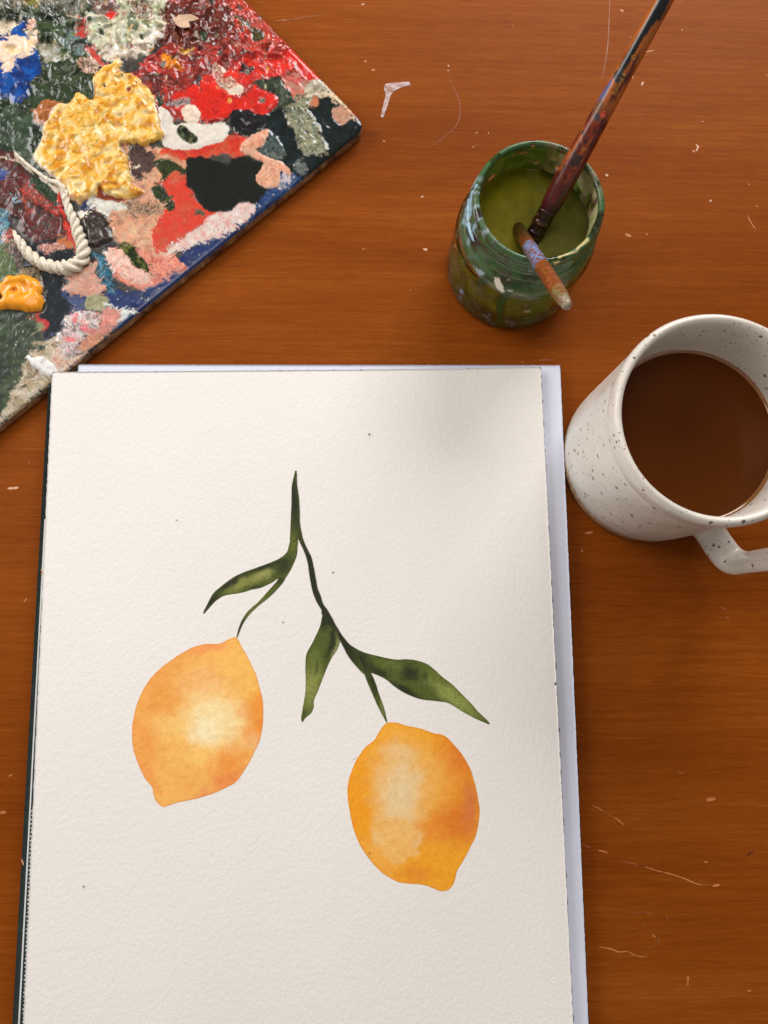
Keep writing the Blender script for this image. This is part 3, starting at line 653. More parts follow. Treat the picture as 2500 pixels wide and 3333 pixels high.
# red side
patch([(430, -700), (1500, -700), (1500, 700), (1041, 253), (1000, 270), (960, 330), (900, 300), (850, 350), (760, 390), (690, 405), (620, 400), (560, 385), (525, 400), (330, 330), (330, 240), (440, 240), (480, 190), (540, 150), (520, 60), (470, 30)],
      [(78, 24, 18), (124, 34, 24), (146, 50, 36), (174, 38, 30)], 'paint_patch', 'crusted brick red paint', .4, .9, 34, 'crinkle', 8, cscale=40, sharp=.5, gloss=.22)
patch(QB([(505, 200), (640, 100), (1000, 80), (1400, 230), (1500, 420), (1300, 620), (900, 680), (600, 560), (540, 400)]), [(74, 26, 16), (110, 42, 28), (94, 30, 22)], 'paint_patch', 'bubbled brown red paint', .3, .7, 34, 'crinkle', 10, cscale=30, sharp=.4, gloss=.2)
patch([(700, -300), (860, -100), (950, 140), (1041, 253), (1010, 272), (960, 215), (900, 190), (850, 210), (800, 150), (760, 60)], [(170, 56, 38), (196, 62, 44), (150, 40, 34)], None, None, .2, .7, 30, 'crinkle', 8, cscale=34, gloss=.2)
patch([(640, 260), (700, 230), (760, 215), (830, 180), (900, 185), (960, 215), (920, 245), (850, 260), (820, 275), (760, 300), (720, 330), (660, 300)], [(206, 34, 22), (190, 40, 30), (224, 48, 30)], 'paint_patch', 'bright red paint, upper streak', .3, .6, 40, 'streak', 7, ang_=-.35, cscale=40, gloss=.22)
patch(QE([(480, 740), (660, 640), (800, 790), (870, 830), (1010, 1030), (860, 1110), (700, 960), (640, 830)]), [(190, 28, 20), (212, 36, 24)], 'paint_patch', 'scarlet paint at the board edge', .4, .4, 30, 'wet', 3, cscale=40, gloss=.25)
patch(Q2([(30, 720), (330, 640), (560, 760), (660, 660), (760, 720), (840, 740), (835, 800), (760, 860), (720, 890), (560, 850), (460, 900), (340, 960), (250, 930), (180, 900), (60, 860)]), [(196, 30, 20), (214, 38, 24), (176, 30, 22)], 'paint_patch', 'smooth bright red paint above the white patch', .9, .6, 44, 'wet', 4, cscale=40, gloss=.2, edge=12)
patch(Q2([(860, 590), (960, 560), (1060, 640), (1080, 680), (1020, 760), (980, 790), (940, 720), (870, 640)]), [(186, 70, 62), (196, 96, 84), (172, 128, 104)], None, None, .3, .3, 30, 'wet', 3, cscale=30, sharp=.8)
patch(Q2([(505, 130), (560, 150), (640, 220), (720, 260), (750, 310), (700, 335), (640, 320), (620, 250), (560, 190)]), [(38, 42, 30), (66, 62, 40), (96, 84, 44)], 'paint_patch', 'dark green wedge in the red', .2, .5, 16, 'crinkle', 4, cscale=12, gloss=.16)
patch(Q2([(650, 630), (760, 620), (855, 580), (870, 650), (960, 740), (965, 800), (940, 830), (880, 860), (840, 830), (840, 740), (740, 700), (680, 660)]), [(28, 36, 28), (52, 62, 46), (84, 92, 76)], 'paint_patch', 'dark olive paint band', .5, .7, 22, 'wet', 3, cscale=24, gloss=.15)
patch(Q2([(330, 520), (400, 500), (420, 580), (500, 620), (570, 660), (560, 720), (500, 740), (440, 700), (380, 660), (350, 600)]), [(206, 186, 162), (176, 110, 92), (160, 60, 48), (216, 200, 180)], None, None, .4, .4, 14, 'wet', 5, cscale=14, sharp=.4, gloss=.18)
patch(Q2([(560, 490), (660, 520), (655, 560), (600, 590), (560, 540)]), [(80, 30, 34), (50, 34, 34), (150, 120, 120)], None, None, .3, .3, 12, 'crinkle', 4, cscale=10, gloss=.16)
patch(Q2([(440, 690), (560, 665), (572, 700), (530, 738), (460, 730)]), [(222, 206, 184)], None, None, .5, .1, jit=2, gloss=.25)
patch(QB([(500, 780), (600, 725), (700, 800), (760, 860), (850, 940), (830, 960), (700, 930), (590, 945), (560, 860)]), [(206, 108, 12), (232, 146, 24), (190, 96, 14)], 'paint_patch', 'small orange paint ridge in the red', .9, .5, 14, 'crinkle', 3, cscale=14, gloss=.2)
patch(QB([(320, 640), (390, 615), (430, 660), (380, 690), (330, 685)]), [(226, 150, 20)], None, None, .4, .2, jit=2)
patch(QB([(760, 710), (900, 680), (970, 700), (880, 735), (790, 730)]), [(214, 176, 70), (180, 120, 30)], None, None, .3, .2, jit=3)
patch(QB([(290, 830), (430, 750), (500, 860), (500, 960), (380, 1010), (300, 930)]), [(160, 38, 38), (186, 66, 60)], None, None, .6, .3, 20, 'wet', 4, gloss=.18)
patch(QB([(1060, 440), (1130, 450), (1150, 520), (1110, 560), (1060, 520)]), [(48, 64, 30)], None, None, .1, .2, jit=4)
patch(QB([(470, 1260), (550, 1260), (565, 1360), (540, 1440), (470, 1440), (450, 1350)]), [(26, 42, 24), (40, 58, 36)], None, None, .1, .2, jit=3, gloss=.18)
patch(QB([(960, 1080), (1040, 990), (1085, 1010), (1050, 1100), (980, 1150)]), [(52, 44, 46), (74, 66, 62)], None, None, .2, .3, jit=3)
patch(QB([(600, 1400), (720, 1360), (900, 1350), (920, 1390), (800, 1440), (640, 1430)]), [(120, 92, 88), (170, 160, 158), (70, 40, 38)], None, None, .5, .4, 14, 'streak', 4, cscale=10, gloss=.12)
# pale green-white mass
patch([(285, 70), (310, 40), (340, 20), (430, -60), (520, -60), (560, 0), (530, 55), (535, 90), (530, 130), (490, 160), (470, 190), (400, 195), (340, 200), (330, 170), (310, 160), (285, 130)], [(150, 152, 106), (178, 180, 142), (198, 196, 172), (212, 202, 184)], 'paint_patch', 'pale sage and cream paint mass', .7, .7, 30, 'crinkle', 7, cscale=32, sharp=.6, gloss=.24)
patch([(340, 160), (420, 150), (500, 110), (532, 95), (530, 130), (490, 160), (470, 190), (400, 196), (345, 200)], [(206, 196, 176), (222, 212, 196), (190, 170, 150)], None, None, .4, .5, 20, 'wet', 6, cscale=20, sharp=.6, gloss=.2)
patch(QB([(80, 60), (220, 50), (380, 60), (420, 180), (400, 280), (300, 300), (160, 240), (100, 180)]), [(150, 150, 124), (178, 166, 142), (120, 60, 44), (100, 110, 90)], None, None, .9, .4, 18, 'wet', 5, cscale=16, gloss=.18)
patch(QB([(80, 260), (160, 250), (220, 330), (215, 440), (150, 465), (90, 400)]), [(84, 98, 74), (112, 122, 98)], None, None, .7, .2, 18, 'wet', 3, gloss=.2)
patch(QA([(1240, 60), (1400, 20), (1560, 30), (1620, 120), (1580, 240), (1500, 280), (1400, 240), (1260, 200)]), [(96, 98, 98), (140, 124, 112), (110, 50, 40), (190, 180, 170)], None, None, .5, .5, 18, 'wet', 5, cscale=16, gloss=.2)
patch(QA([(1430, 210), (1520, 160), (1575, 190), (1550, 260), (1470, 280)]), [(206, 42, 30)], None, None, .3, .2, jit=2)
patch(QA([(1130, 270), (1185, 260), (1190, 380), (1160, 480), (1100, 480), (1110, 380)]), [(196, 50, 40), (170, 60, 48)], None, None, .3, .3, jit=4)
patch(QA([(1180, 680), (1300, 640), (1340, 730), (1420, 880), (1370, 900), (1310, 830), (1220, 760)]), [(186, 50, 44), (200, 80, 70)], None, None, .4, .4, 20, 'crinkle', 3)
patch(QA([(1050, 840), (1160, 790), (1280, 800), (1370, 900), (1320, 980), (1220, 1050), (1120, 960), (1060, 900)]), [(186, 148, 126), (214, 186, 164), (130, 78, 60), (96, 84, 56)], None, None, .6, .4, 18, 'wet', 4, cscale=18, sharp=.4, gloss=.2)
patch(QA([(960, 620), (1050, 560), (1140, 500), (1185, 510), (1160, 580), (1080, 640), (1000, 640), (1010, 760), (970, 780)]), [(32, 44, 38), (60, 66, 56)], None, None, .5, .4, 14, 'wet', 3, gloss=.14)
patch(QA([(830, 680), (890, 645), (920, 690), (915, 750), (880, 780), (840, 750)]), [(62, 88, 52)], None, None, .4, .2, jit=2, gloss=.16)
for cx_, cy_, r_ in ((334, 113, 8.5), (300, 72, 7), (406, 99, 6), (397, 161, 6), (286, 186, 7), (489, 97, 6), (330, 95, 3), (283, 96, 5)):
    patch([(cx_ + r_ * math.cos(a), cy_ + r_ * math.sin(a)) for a in np.arange(8) * math.pi / 4], [(50, 74, 42)], None, None, .25, 0, jit=.6, gloss=.2, edge=4)
# upper left
patch([(-300, 80), (0, 70), (62, 80), (40, 102), (0, 118), (-300, 160)], [(196, 178, 148), (216, 200, 172), (120, 112, 80)], 'paint_patch', 'cream brush streaks at the left edge', .4, .5, 8, 'streak', 5, ang_=1.2, cscale=10, an=3, gloss=.3)
patch(QA([(400, 300), (470, 230), (490, 300), (480, 400), (400, 430), (370, 380)]), [(216, 168, 150), (226, 200, 176), (180, 90, 70)], None, None, .4, .4, 10, 'streak', 3, cscale=8)
patch([(-300, 120), (0, 120), (36, 104), (65, 80), (89, 72), (89, 116), (116, 166), (140, 217), (128, 241), (104, 265), (101, 299), (80, 330), (60, 338), (43, 333), (22, 316), (0, 318), (-300, 318)], [(6, 36, 92), (10, 60, 136), (14, 82, 160)], 'paint_patch', 'glossy deep blue paint', 1.3, .55, 40, 'wet', 3, cscale=44, sharp=.7, gloss=.18, edge=16)
patch([(-300, 145), (0, 145), (22, 125), (48, 118), (82, 123), (101, 113), (123, 101), (123, 130), (111, 169), (106, 183), (75, 193), (63, 200), (48, 203), (46, 222), (27, 246), (14, 241), (12, 217), (0, 207), (-300, 205)], [(228, 204, 180), (234, 212, 190), (222, 190, 160)], 'paint_patch', 'thick beige paint lump on the blue', 1.3, .5, 28, 'wet', 2, cscale=26, sharp=.8, gloss=.3, edge=9)
patch(QA([(100, 650), (180, 640), (260, 690), (230, 740), (150, 740)]), [(230, 198, 144)], None, None, -.3, .1, jit=3, soft=5, gloss=.3)
patch(QA([(370, 560), (420, 480), (450, 480), (420, 600), (400, 740), (370, 740)]), [(230, 190, 100), (228, 204, 170)], None, None, .1, .1, jit=3, soft=3)
patch([(125, 345), (150, 328), (200, 338), (185, 360), (165, 385), (155, 408), (125, 405), (110, 375)], [(120, 64, 22), (164, 96, 40), (186, 130, 96)], 'paint_patch', 'glossy ochre brown paint drop', 1.4, .4, 22, 'wet', 2, cscale=24, sharp=.6, gloss=.15, edge=12)
# beige-pink middle ground
patch([(250, 500), (400, 470), (520, 480), (610, 480), (605, 580), (530, 600), (535, 680), (495, 760), (505, 830), (440, 810), (400, 795), (370, 775), (355, 730), (330, 700), (290, 690), (240, 640)], [(170, 116, 88), (196, 150, 114), (214, 148, 122), (206, 172, 132)], 'paint_patch', 'tan and salmon paint', .3, .55, 24, 'streak', 8, ang_=-.5, cscale=26, sharp=.5, gloss=.3)
patch([(620, 365), (640, 480), (560, 470), (520, 500), (610, 520), (603, 560), (690, 505), (745, 500), (740, 530), (755, 510), (800, 500), (825, 470), (800, 440), (750, 430), (700, 455)], [(186, 44, 28), (206, 56, 32), (190, 80, 50)], 'paint_patch', 'orange red paint above the black pool', .3, .5, 26, 'wet', 4, cscale=26, gloss=.25)
patch([(420, 480), (440, 466), (500, 500), (500, 530), (490, 560), (440, 590), (420, 560)], [(62, 46, 42), (86, 66, 60), (58, 44, 36)], 'paint_patch', 'dull brown paint beside the yellow', .5, .5, 20, 'wet', 6, cscale=20, gloss=.22)
patch([(432, 540), (448, 532), (452, 540), (440, 550)], [(226, 212, 190)], None, None, .4, 0, jit=1)
patch([(400, 655), (455, 650), (520, 670), (510, 700), (450, 690), (430, 700), (405, 680)], [(110, 84, 64), (176, 140, 112), (70, 56, 44)], None, None, .3, .5, 14, 'streak', 6, cscale=14, gloss=.3)
patch(QC([(1180, 1040), (1240, 990), (1400, 1020), (1659, 1060), (1700, 1150), (1520, 1170), (1440, 1250), (1360, 1230), (1260, 1150), (1200, 1100)]), [(222, 218, 206), (206, 204, 190), (180, 190, 180)], 'paint_patch', 'chalky white paint under the yellow', .5, .5, 18, 'wet', 6, cscale=20, sharp=.6, gloss=.3)
patch(QC([(1040, 1200), (1120, 1170), (1240, 1170), (1200, 1240), (1090, 1280)]), [(224, 214, 196)], None, None, .4, .2, jit=4)
patch(QC([(1260, 860), (1320, 800), (1400, 890), (1470, 970), (1659, 1010), (1659, 1070), (1440, 1040), (1320, 1020), (1270, 950)]), [(136, 58, 28), (150, 70, 36)], None, None, .3, .2, 20, 'wet', 3, gloss=.16)
patch(QC([(1085, 1090), (1185, 1040), (1210, 1140), (1260, 1165), (1130, 1195), (1100, 1150)]), [(22, 40, 84), (34, 58, 108)], None, None, .1, .2, jit=2, gloss=.2)
patch(QC([(1095, 1280), (1230, 1200), (1270, 1170), (1390, 1240), (1500, 1290), (1480, 1360), (1460, 1420), (1500, 1560), (1400, 1630), (1250, 1659), (1180, 1640), (1170, 1500), (1130, 1400), (1090, 1350)]), [(40, 30, 28), (58, 44, 40), (48, 36, 32)], 'paint_patch', 'dark umber paint lump beside the twisted white bead', 1.3, .7, 24, 'wet', 3, cscale=26, gloss=.24, edge=12)
# left dark red heap
patch([(-500, 490), (0, 490), (45, 515), (80, 545), (150, 630), (195, 680), (225, 750), (225, 785), (180, 800), (110, 780), (60, 740), (20, 690), (-500, 660)], [(44, 28, 22), (70, 28, 22), (104, 26, 20), (52, 32, 26)], 'paint_patch', 'dark maroon paint heap inside the white bead', .6, .7, 34, 'streak', 8, ang_=.75, cscale=26, sharp=.4, gloss=.26)
patch([(70, 600), (90, 590), (150, 650), (190, 690), (170, 700), (100, 650), (80, 660), (110, 690), (95, 695), (70, 650)], [(176, 58, 36), (90, 38, 30)], None, None, .3, .5, 14, 'streak', 9, ang_=.8, cscale=10)
patch([(96, 570), (130, 585), (180, 620), (195, 665), (170, 655), (120, 615)], [(28, 50, 26), (40, 66, 36)], None, None, .3, .2, jit=4, gloss=.22)
patch([(180, 610), (192, 608), (205, 680), (225, 725), (242, 740), (248, 790), (240, 820), (232, 800), (215, 740), (195, 690)], [(196, 38, 26), (212, 50, 32)], 'paint_patch', 'narrow red paint ridge along the white bead', .7, .4, 10, 'wet', 4, cscale=20, gloss=.3)
patch([(-300, 545), (8, 545), (12, 575), (0, 588), (-300, 600)], [(16, 50, 120)], None, None, .4, .1, jit=2)
patch([(44, 640), (58, 636), (63, 650), (50, 660), (42, 652)], [(142, 172, 186)], None, None, .3, .1, jit=2)
patch([(-400, 680), (0, 680), (22, 705), (30, 760), (20, 800), (-400, 800)], [(60, 110, 134), (90, 140, 156), (40, 60, 70)], 'paint_patch', 'pale teal paint at the left edge', .3, .4, 18, 'wet', 6, cscale=18)
patch([(10, 760), (30, 740), (60, 770), (90, 790), (80, 820), (40, 800), (15, 800)], [(180, 40, 36), (90, 50, 44), (200, 160, 140)], None, None, .3, .5, 12, 'crinkle', 5, cscale=10)
# lower left: dark ground, greens
patch([(60, 800), (110, 780), (230, 790), (235, 830), (205, 880), (205, 940), (230, 980), (250, 1010), (190, 1080), (150, 1115), (125, 1060), (110, 1000), (90, 900)], [(18, 24, 30), (28, 34, 38), (20, 30, 40)], 'paint_patch', 'smooth blue black paint', .1, .15, 40, 'streak', 5, ang_=1.5, cscale=50, gloss=.2, keep=.3)
patch([(120, 800), (170, 788), (215, 770), (210, 800), (180, 815), (130, 815)], [(206, 160, 140), (180, 120, 110), (120, 60, 50)], None, None, .3, .3, 10, 'wet', 5, cscale=10)
patch([(186, 780), (215, 775), (235, 790), (225, 802), (195, 795)], [(190, 106, 50)], None, None, .2, .2, jit=3)
patch([(-400, 790), (0, 790), (28, 800), (50, 860), (52, 890), (20, 900), (0, 925), (-400, 960)], [(58, 78, 40), (92, 106, 62), (70, 88, 50)], 'paint_patch', 'olive green paint strokes at the left edge', .3, .35, 14, 'streak', 5, ang_=1.3, cscale=20, an=2)
patch([(22, 800), (60, 800), (72, 830), (60, 870), (40, 840)], [(84, 64, 52), (56, 42, 38), (120, 100, 80)], None, None, .4, .4, 12, 'wet', 5, cscale=12)
patch([(50, 895), (60, 880), (80, 868), (110, 868), (132, 890), (140, 935), (130, 960), (60, 940)], [(90, 74, 44), (140, 118, 78), (56, 46, 34)], 'paint_patch', 'olive brown dried paint behind the orange dollop', .9, .4, 14, 'streak', 3, ang_=.5, cscale=14)
patch([(-500, 1000), (0, 1000), (110, 1012), (125, 1050), (140, 1100), (120, 1130), (100, 1150), (92, 1170), (78, 1182), (60, 1240), (30, 1320), (0, 1365), (-500, 1800)], [(14, 24, 14), (26, 42, 22), (40, 60, 28), (54, 74, 42)], 'paint_patch', 'mossy dark green paint in the lower left', .5, .6, 16, 'streak', 8, ang_=-.3, cscale=30, sharp=.6, an=1.8, gloss=.28)
patch([(60, 1240), (78, 1185), (95, 1150), (125, 1110), (150, 1108), (185, 1095), (200, 1130), (235, 1150), (205, 1210), (160, 1250), (60, 1330), (-100, 1460), (0, 1350)], [(150, 134, 104), (178, 162, 132), (196, 184, 164), (130, 112, 84)], 'paint_patch', 'bare beige paint along the lower edge', .1, .3, 26, 'wet', 5, cscale=30, keep=.4, gloss=.35)
for cx_, cy_, a1, a2 in ((75, 1255, 9, 6), (52, 1295, 4, 4), (108, 1240, 3, 3), (135, 1130, 11, 9)):
    patch([(cx_ + a1 * math.cos(a), cy_ + a2 * math.sin(a)) for a in np.arange(8) * math.pi / 4], [(44, 58, 34)], None, None, .3, 0, jit=1.5, edge=4)
patch([(112, 1015), (122, 1018), (124, 1038), (154, 1042), (157, 1054), (143, 1076), (122, 1082), (140, 1062), (140, 1052), (116, 1046)], [(182, 40, 36)], None, None, .25, .1, jit=2, sm=1)
patch([(120, 1048), (140, 1050), (140, 1064), (122, 1080)], [(128, 136, 98)], None, None, .2, .1, jit=2)
# blue lower edge band
patch([(610, 800), (650, 760), (700, 700), (900, 560), (990, 540), (1140, 440), (1250, 480), (860, 750), (435, 1090), (350, 1000), (290, 1000), (210, 975), (205, 940), (300, 965), (375, 945), (450, 945), (500, 900), (560, 880)], [(22, 40, 84), (32, 56, 108), (40, 54, 92)], 'paint_patch', 'royal blue band along the lower edge', .15, .15, 50, 'wet', 5, cscale=70, sharp=.9, keep=.3, gloss=.2)
patch([(205, 935), (250, 960), (285, 985), (270, 1010), (235, 1020), (150, 1110), (155, 1090), (215, 1050), (232, 1000), (215, 970)], [(44, 56, 96), (60, 76, 116), (30, 36, 52)], None, None, .1, .15, 30, 'wet', 5, cscale=30, keep=.5)
patch(QF([(1280, 640), (1400, 600), (1430, 690), (1330, 700)]), [(36, 38, 66)], None, None, .1, .1, jit=2)
patch([(280, 822), (330, 828), (350, 860), (372, 928), (375, 950), (345, 945), (330, 905), (310, 880), (312, 840)], [(20, 40, 52), (36, 98, 124), (60, 124, 146)], 'paint_patch', 'teal paint blade', .3, .2, 18, 'wet', 3, cscale=16, sharp=.4, gloss=.22)
patch(Q3([(860, 420), (980, 390), (1290, 440), (1440, 450), (1460, 480), (1560, 550), (1520, 585), (1400, 620), (1340, 680), (1290, 710), (1180, 745), (1090, 720), (940, 640), (940, 590), (880, 480)]), [(190, 96, 76), (214, 142, 122), (206, 120, 98)], 'paint_patch', 'coral pink paint along the blue', .5, .4, 16, 'streak', 4, ang_=.7, cscale=18, gloss=.3)
patch(Q3([(860, 420), (980, 390), (1060, 480), (1130, 560), (1250, 605), (1250, 650), (1210, 695), (1120, 680), (1000, 640), (930, 590), (880, 480)]), [(206, 160, 142), (226, 190, 174), (214, 150, 134)], 'paint_patch', 'pale pink curved brush stroke', .6, .6, 9, 'streak', 2, ang_=.72, cscale=9, an=4, gloss=.32)
patch(Q3([(990, 355), (1040, 345), (1110, 400), (1190, 490), (1255, 590), (1220, 605), (1130, 560), (1060, 480), (1000, 400)]), [(26, 38, 18), (44, 58, 26), (100, 98, 44)], 'paint_patch', 'dark green oval drop on the pink', .2, .15, 20, 'wet', 2, cscale=26, gloss=.16)
patch(Q3([(520, 640), (560, 600), (660, 570), (780, 510), (820, 480), (795, 560), (800, 620), (860, 710), (870, 745), (780, 820), (720, 810), (560, 775), (525, 730), (560, 690)]), [(178, 122, 102), (202, 148, 128), (192, 152, 130)], 'paint_patch', 'dusty pink petal shaped paint', .6, .35, 20, 'wet', 3, cscale=20, sharp=.6, gloss=.4)
patch([(275, 1000), (282, 965), (315, 958), (345, 965), (350, 978), (330, 1012), (300, 1005)], [(138, 138, 98), (162, 160, 124)], None, None, .3, .3, 12, 'streak', 3, cscale=14)
patch(QF([(900, 960), (1000, 900), (1180, 860), (1300, 880), (1370, 930), (1330, 1050), (1260, 1150), (1130, 1200), (1090, 1280), (1000, 1400), (1100, 1420), (940, 1500), (830, 1400), (740, 1250), (760, 1180), (860, 1100)]), [(128, 108, 112), (176, 160, 158), (208, 200, 194), (214, 120, 122)], 'paint_patch', 'crinkled white and pink paint film', .4, .5, 12, 'streak', 3, ang_=1.0, cscale=13, an=3, sharp=.25, gloss=.22)
patch(QF([(1060, 1110), (1150, 1070), (1240, 1140), (1230, 1170), (1120, 1140)]), [(220, 112, 118)], None, None, .1, .1, jit=4)
patch(QF([(840, 1240), (960, 1220), (1040, 1270), (1000, 1290), (930, 1310)]), [(216, 118, 118)], None, None, .1, .1, jit=4)
patch(QF([(1390, 860), (1440, 830), (1530, 830), (1659, 850), (1800, 850), (1500, 1110), (1300, 1240), (1100, 1400), (1080, 1330), (1130, 1230), (1280, 1130), (1370, 960)]), [(190, 116, 102), (204, 134, 122), (188, 126, 104)], 'paint_patch', 'flat pink paint by the lower edge', .2, .15, 20, 'wet', 3, cscale=50, sharp=.8, keep=.4, gloss=.35)
patch(QF([(1410, 760), (1500, 800), (1600, 830), (1800, 835), (1830, 860), (1650, 1000), (1580, 1010), (1640, 900), (1500, 820), (1400, 800)]), [(214, 214, 206), (196, 206, 204)], None, None, .25, .2, 12, 'streak', 4, ang_=.3, cscale=14)
patch(QF([(700, 1480), (760, 1350), (850, 1430), (940, 1510), (1150, 1420), (1140, 1470), (860, 1700), (740, 1640), (690, 1560)]), [(182, 164, 140), (208, 196, 180), (186, 120, 104), (200, 176, 156)], None, None, .2, .3, 14, 'wet', 4, cscale=16, keep=.5, gloss=.35)
patch(QF([(1180, 1230), (1300, 1180), (1400, 1240), (1160, 1400), (1040, 1400), (1060, 1350)]), [(178, 118, 84), (190, 136, 104)], None, None, .1, .1, jit=4)
patch([(80, 1165), (90, 1156), (105, 1162), (125, 1156), (150, 1168), (165, 1180), (180, 1190), (188, 1210), (175, 1222), (160, 1224), (130, 1205), (105, 1192), (95, 1180)], [(214, 214, 212), (226, 226, 224)], 'paint_patch', 'clean white paint dab near the sheet corner', .9, .25, 18, 'wet', 1.5, cscale=40, sharp=.9, gloss=.4, edge=8)
# right side, under the red
patch([(850, 440), (880, 360), (930, 350), (965, 345), (1000, 290), (1045, 262), (1075, 275), (1157, 380), (1250, 430), (1132, 480), (1000, 580), (950, 565), (900, 515), (850, 480)], [(14, 24, 22), (22, 34, 38), (16, 28, 22)], 'paint_patch', 'glossy dark green to navy paint at the corner', .3, .55, 26, 'wet', 4, cscale=40, gloss=.14, keep=.4)
patch([(800, 470), (850, 420), (900, 440), (930, 500), (900, 520), (860, 500)], [(52, 64, 66), (84, 98, 94), (40, 50, 48)], None, None, .3, .6, 14, 'crinkle', 6, cscale=14, gloss=.14)
patch(Q2([(880, 830), (960, 790), (1040, 720), (1100, 640), (1160, 650), (1080, 740), (1080, 830), (1110, 900), (1150, 970), (1230, 1150), (1210, 1200), (1130, 1190), (1060, 1190), (1000, 1120), (960, 1010), (920, 940)]), [(84, 92, 76), (124, 130, 104), (150, 146, 118), (60, 70, 58)], 'paint_patch', 'sage grey paint patches near the corner', .4, .6, 18, 'crinkle', 7, cscale=22, sharp=.3, gloss=.2)
patch(Q2([(1060, 650), (1165, 600), (1240, 650), (1200, 690), (1150, 720), (1130, 790), (1080, 800), (1050, 760)]), [(166, 160, 138), (192, 186, 164), (150, 140, 116)], None, None, .5, .4, 14, 'wet', 3, cscale=18, gloss=.25)
patch(Q2([(1090, 790), (1130, 740), (1150, 790), (1120, 840)]), [(188, 112, 72)], None, None, .2, .1, jit=2)
patch(Q2([(1150, 720), (1250, 660), (1330, 720), (1420, 860), (1440, 920), (1400, 900), (1340, 800), (1260, 790), (1230, 740), (1160, 770)]), [(206, 178, 134), (216, 190, 150), (44, 40, 40)], 'paint_patch', 'cream crackled paint at the right corner', .2, .3, 10, 'wet', 4, cscale=9, sharp=.12, keep=.4, gloss=.45)
patch(Q2([(1270, 840), (1330, 800), (1400, 860), (1400, 910), (1350, 950), (1290, 930), (1262, 880)]), [(170, 120, 92), (186, 136, 106)], 'paint_patch', 'bare tan canvas spot at the right corner', .05, .15, 8, 'streak', 3, cscale=10, keep=.4, gloss=.6)
patch([(955, 545), (965, 520), (990, 520), (1005, 555), (980, 570)], [(78, 86, 86), (100, 108, 104)], None, None, .15, .1, jit=4)
patch([(905, 600), (915, 565), (945, 560), (975, 575), (985, 592), (870, 700), (800, 735), (760, 745), (810, 705), (830, 680), (880, 615)], [(24, 46, 88), (34, 66, 116), (60, 90, 130)], 'paint_patch', 'blue paint below the black pool', .25, .25, 20, 'wet', 4, cscale=24, gloss=.2)
patch([(912, 580), (925, 560), (940, 565), (945, 585), (925, 610), (905, 615)], [(190, 178, 182), (120, 124, 140)], None, None, .2, .2, jit=5)
patch([(825, 664), (800, 655), (770, 668), (735, 688), (680, 688), (655, 715), (560, 800), (520, 835), (600, 808), (640, 795), (700, 775), (760, 745), (812, 705), (835, 682)], [(206, 150, 140), (224, 190, 180), (200, 190, 186), (228, 214, 200)], 'paint_patch', 'pale pink and white strip under the black pool', .3, .4, 18, 'streak', 4, ang_=-.6, cscale=20, sharp=.5, gloss=.28)
patch([(655, 715), (560, 800), (520, 835), (505, 830), (600, 765), (640, 730)], [(186, 160, 130), (206, 180, 150)], None, None, .2, .1, jit=2)
patch([(528, 598), (535, 578), (557, 564), (602, 557), (607, 600), (627, 622), (634, 641), (651, 665), (672, 682), (701, 689), (665, 718), (600, 770), (530, 815), (505, 828), (492, 762), (525, 701), (535, 680), (560, 680), (566, 653), (545, 627)], [(204, 46, 26), (214, 62, 40), (190, 48, 30), (198, 84, 54)], 'paint_patch', 'large flat red patch below the black pool', .5, .4, 40, 'wet', 2.5, cscale=44, sharp=.6, gloss=.28)
patch([(500, 525), (515, 518), (560, 520), (590, 535), (608, 552), (600, 562), (560, 560), (540, 580), (530, 600), (525, 570)], [(26, 36, 20), (60, 66, 30), (40, 52, 30)], 'paint_patch', 'small dark green fleck between the pinks', .3, .5, 12, 'wet', 4, cscale=12, gloss=.14)
patch([(488, 605), (500, 597), (518, 598), (535, 625), (560, 655), (570, 665), (565, 680), (550, 687), (538, 675), (530, 665), (507, 650), (502, 632), (492, 618)], [(28, 40, 22), (44, 56, 32), (70, 78, 36)], 'paint_patch', 'dark green spill left of the red patch', .25, .25, 16, 'wet', 2, cscale=16, gloss=.2)
patch(QD([(985, 1180), (1030, 1155), (1110, 1210), (1110, 1250), (1060, 1262), (1010, 1230)]), [(48, 58, 40), (90, 96, 74)], None, None, .3, .3, 8, 'streak', 1.5, cscale=6)
# knife drags: colours pulled along short strokes
def drag(mask_seed, ang_, amp, thr, L=1.0):
    global colr
    ca, sa = math.cos(ang_), math.sin(ang_)
    u_ = (x * ca + y * sa); v_ = (-x * sa + y * ca)
    n_s = fbm(u_ / 60 * L, v_ / 8.0, mask_seed, 2) * amp
    mk_ = sstep(thr, thr + .12, fbm(x / 38, y / 38, mask_seed + 3, 3)) * np.where(gl > .165, 1, 0)
    dx, dy = n_s * ca * mk_, n_s * sa * mk_
    # displacement in grid cells
    sx = (np.abs(X[1, 0] - X[0, 0]) + np.abs(Y[1, 0] - Y[0, 0])); Jm = np.array([[x0_[60, 60] - x0_[59, 60], x0_[60, 60] - x0_[60, 59]], [y0_[60, 60] - y0_[59, 60], y0_[60, 60] - y0_[60, 59]]])
    Ji = np.linalg.inv(Jm); di = Ji[0, 0] * dx + Ji[0, 1] * dy; dj = Ji[1, 0] * dx + Ji[1, 1] * dy
    I, J = np.meshgrid(np.arange(nu), np.arange(nv), indexing='ij')
    ii = np.clip(np.round(I + di).astype(int), 0, nu - 1); jj = np.clip(np.round(J + dj).astype(int), 0, nv - 1)
    colr = colr[ii, jj]
drag(960, .5, 34, .0); drag(964, -.5, 30, .06)
